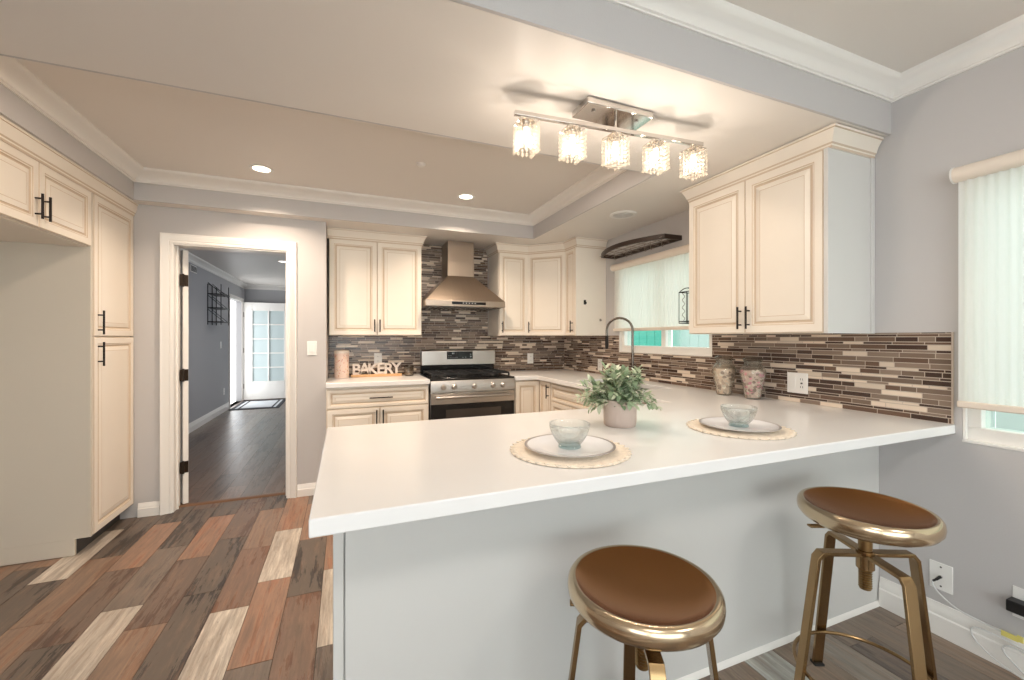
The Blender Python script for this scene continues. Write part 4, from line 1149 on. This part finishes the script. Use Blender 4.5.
plate('light_switch', 'white rocker switch between the doorway casing and the cabinets', Tback(-.258, 1.225, DY), kind='switch', cat='switch')
plate('light_switch', 'white switch on the hall wall below the wire shelves', Tleft(8.55, 1.19, -2.0), kind='switch', cat='switch')
plate('wall_outlet', 'white outlet low on the grey hall wall', Tleft(8.75, .36, -2.0))
o, Rm = plate('cable_plate', 'white cable jack plate low on the wall above the baseboard', Tright(.992, .258, WX), .078, .12, 'blank', 'cable jack')
b = MB(); b.lathe([(0, .005), (.007, .005), (.007, .012), (0, .012)], 12, 0, Rm); b.build('jack', 'chrome', o, loc=(0, 0, 0))
b = MB()
for q in (-.042, .042): b.lathe([(0, .005), (.004, .005), (.003, .0065), (0, .0068)], 10, 0, Rm @ Matrix.Translation((0, q, 0)))
b.build('screw', 'slot', o, loc=(0, 0, 0))
o, Rm = plate('wall_outlet', 'white outlet low on the wall behind a black power adapter', Tright(.742, .278, WX), .078, .12)
ad = thing('power_adapter', 'black power adapter plugged into the low wall outlet', 'adapter', (WX - .008, .742, .27))
b = MB(); b.box(WX - .058, WX - .009, .690, .782, .252, .296); b.build('body', 'black', ad, bevel=.004)
b = MB()
for q in (.736, .748): b.box(WX - .009, WX - .007, q - .001, q + .001, .296 - .02, .296 - .012)
b.build('prong', 'chrome', ad)
# cable
cb = thing('coaxial_cable', 'white cable from the wall jack looping down over the baseboard', 'cable', (WX - .02, .8, 0))
def smoothpts(P, n=8):
    P = [Vector(p) for p in P]; out = []
    for i in range(len(P) - 1):
        p0, p1, p2, p3 = P[max(i - 1, 0)], P[i], P[i + 1], P[min(i + 2, len(P) - 1)]
        for k in range(n):
            t = k / n
            out.append(.5 * ((2 * p1) + (-p0 + p2) * t + (2 * p0 - 5 * p1 + 4 * p2 - p3) * t * t + (-p0 + 3 * p1 - 3 * p2 + p3) * t ** 3))
    out.append(P[-1]); return out
CX = WX - .03
pth = [(WX - .013, .992, .258), (WX - .035, .995, .252), (CX - .012, 1.005, .235), (CX - .01, .985, .20), (CX - .008, .93, .165), (CX, .87, .152), (CX, .80, .148), (CX - .002, .72, .145), (CX - .004, .60, .13), (CX - .01, .50, .09), (CX - .02, .46, .05), (CX - .03, .52, .020), (CX - .035, .68, .020), (CX - .03, .78, .030), (CX - .012, .86, .062), (CX - .006, .885, .095), (CX - .006, .87, .122), (CX - .006, .80, .126), (CX - .006, .70, .108), (CX - .012, .60, .07), (CX - .035, .56, .03), (CX - .045, .62, .012), (CX - .03, .70, .020), (CX - .01, .765, .05), (CX - .006, .795, .08), (CX - .006, .785, .105), (CX - .006, .74, .108), (CX - .006, .66, .09), (CX - .03, .50, .03), (CX - .06, .40, .006)]
b = MB(); b.tube(smoothpts(pth), .0032, 8); b.build('cord', 'cable', cb)
b = MB(); b.tube([(WX - .0125, .992, .258), (WX - .035, .994, .253)], .0055, 10); b.tube([(WX - .035, .994, .253), (WX - .05, .999, .247)], .0042, 10); b.build('plug', 'rubber', cb)
b = MB(); b.box(CX - .008, CX - .0035, .755, .80, .138, .158, 0, None); b.box(CX - .009, CX - .004, .742, .758, .142, .165); b.build('tag', 'tag', cb, smooth=0)

# ------------------------------------------------------------------ pot rack over the sink window
rk = thing('pot_rack', 'dark bow-front pot rack shelf with wire grid over the sink window', 'rack', (WX - .1, 3.0, 2.09))
RY0, RY1, RZ = 2.51, 3.36, 2.075; dep0, bul = .20, .10
def fx(y):
    t = (y - RY0) / (RY1 - RY0); return WX - .012 - (.16 + .13 * math.sin(PI * t) ** .9)
N = 18; ysr = [RY0 + (RY1 - RY0) * i / N for i in range(N + 1)]
outl = [(fx(y), y) for y in ysr]
b = MB(); b.sweep(outl, [(0, RZ), (-.018, RZ), (-.018, RZ + .035), (0, RZ + .035)])
b.box(WX - .016, WX - .001, RY0, RY1, RZ, RZ + .035)
for yy in (RY0, RY1 - .016): b.box(fx(RY0) if yy == RY0 else fx(RY1), WX - .012, yy, yy + .016, RZ, RZ + .035)
b.build('frame', 'dark_wood', rk, smooth=30)
b = MB()
for k in range(1, 7): 
    y = RY0 + (RY1 - RY0) * k / 7; b.tube([(fx(y) + .012, y, RZ + .008), (WX - .014, y, RZ + .008)], .0028, 6)
for q in (.06, .12, .18): b.tube([(WX - .012 - q, RY0 + .01, RZ + .010), (WX - .012 - q, RY1 - .01, RZ + .010)], .0028, 6)
b.build('wire_grid', 'wire', rk)
h0 = None
for y in (2.60, 2.73, 2.80, 2.98, 3.05, 3.22):
    if h0 is None:
        b = MB(); b.tube(smoothpts([(0, 0, .012), (0, .008, .006), (0, 0, -.005), (0, 0, -.04), (0, -.008, -.055), (0, -.018, -.05), (0, -.02, -.04)], 5), .0022, 6); h0 = b.build('hook', 'wire', rk, loc=(-.02, y - 3.0, -.004))
    else:
        c2 = h0.copy(); COL.objects.link(c2); c2.parent = rk; c2.location = (-.02, y - 3.0, -.004)

# wire sconce on the side of the large cabinet
wc = thing('wire_sconce', 'small dark wire lantern hung on the cabinet side by the sink window', 'wall decoration', (2.22, 2.19, 1.41))
b = MB(); a0, a1, b0, b1, z0, z1 = 2.145, 2.30, 2.10, 2.235, 1.412, 1.625
for z in (z0, z0 + .012, z1): b.tube([(a0, b0, z), (a1, b0, z), (a1, b1, z), (a0, b1, z)], .003, 6, closed=True)
for (x, y) in ((a0, b0), (a1, b0), (a1, b1), (a0, b1), ((a0 + a1) / 2, b1), (a0, (b0 + b1) / 2), (a1, (b0 + b1) / 2)): b.tube([(x, y, z0), (x, y, z1)], .0025, 6)
arch = [(a0 + (a1 - a0) * k / 10, b1, z1 + .035 * math.sin(PI * k / 10)) for k in range(11)]
b.tube(arch, .003, 6); b.tube([(p[0], b0, p[2]) for p in arch], .003, 6); b.tube([((a0 + a1) / 2, b0, z1 + .035), ((a0 + a1) / 2, b1, z1 + .035)], .003, 6)
b.build('wire_frame', 'bronze', wc)
b = MB(); pts = [((a0 + .04) + .012 * math.sin(k * 1.1), b1, z0 + .02 + k * .009) for k in range(22)]; b.tube(pts, .0022, 6); b.build('scroll', 'wire', wc)

# ------------------------------------------------------------------ hall things
sh = thing('wire_shelf', 'black wire wall shelf with three tiers in the hall', 'shelf', (-2.0, 8.35, 1.5))
SY0, SY1 = 7.80, 8.26
for z in (1.56, 1.78, 2.0):
    b = MB(); b.box(-1.998, -1.80, SY0, SY1, z, z + .012); b.build('tier', 'black', sh)
b = MB()
for y in (SY0, (SY0 + SY1) / 2, SY1):
    for x in (-1.994, -1.82 if y != (SY0 + SY1) / 2 else -1.994): b.tube([(x, y, 1.52), (x, y, 2.16)], .006, 6)
for z in (1.56, 1.78, 1.98):
    for ya, yb in ((SY0, (SY0 + SY1) / 2), ((SY0 + SY1) / 2, SY1)): b.tube([(-1.99, ya, z + .2), (-1.82, yb, z)], .005, 6)
b.tube([(-1.99, SY0, 2.16), (-1.82, SY0 + .4, 2.02)], .005, 6)
b.build('wire_frame', 'black', sh)
vt = thing('wall_vent', 'dark louvred vent high on the hall wall', 'vent', (-2.0, 7.15, 2.28))
b = MB(); b.box(-1.999, -1.985, 6.99, 7.25, 2.235, 2.335); b.build('frame', 'white', vt, bevel=.002)
b = MB()
for k in range(6): b.box(-1.986, -1.98, 7.01, 7.23, 2.248 + k * .013, 2.255 + k * .013)
b.build('louvres', 'slot', vt, smooth=0)
rg_ = thing('door_mat', 'dark bordered striped mat inside the glazed front door', 'mat', (-1.55, 9.4, 0))
b = MB(); b.box(-1.95, -1.15, 8.85, 10.05, .0005, .008); b.build('border', 'rug_dark', rg_, bevel=.002)
b = MB(); b.box(-1.80, -1.30, 9.0, 9.9, .008, .0095); b.box(-1.88, -1.84, 8.95, 9.95, .008, .0095); b.box(-1.26, -1.22, 8.95, 9.95, .008, .0095); b.build('field', 'rug_light', rg_, smooth=0)
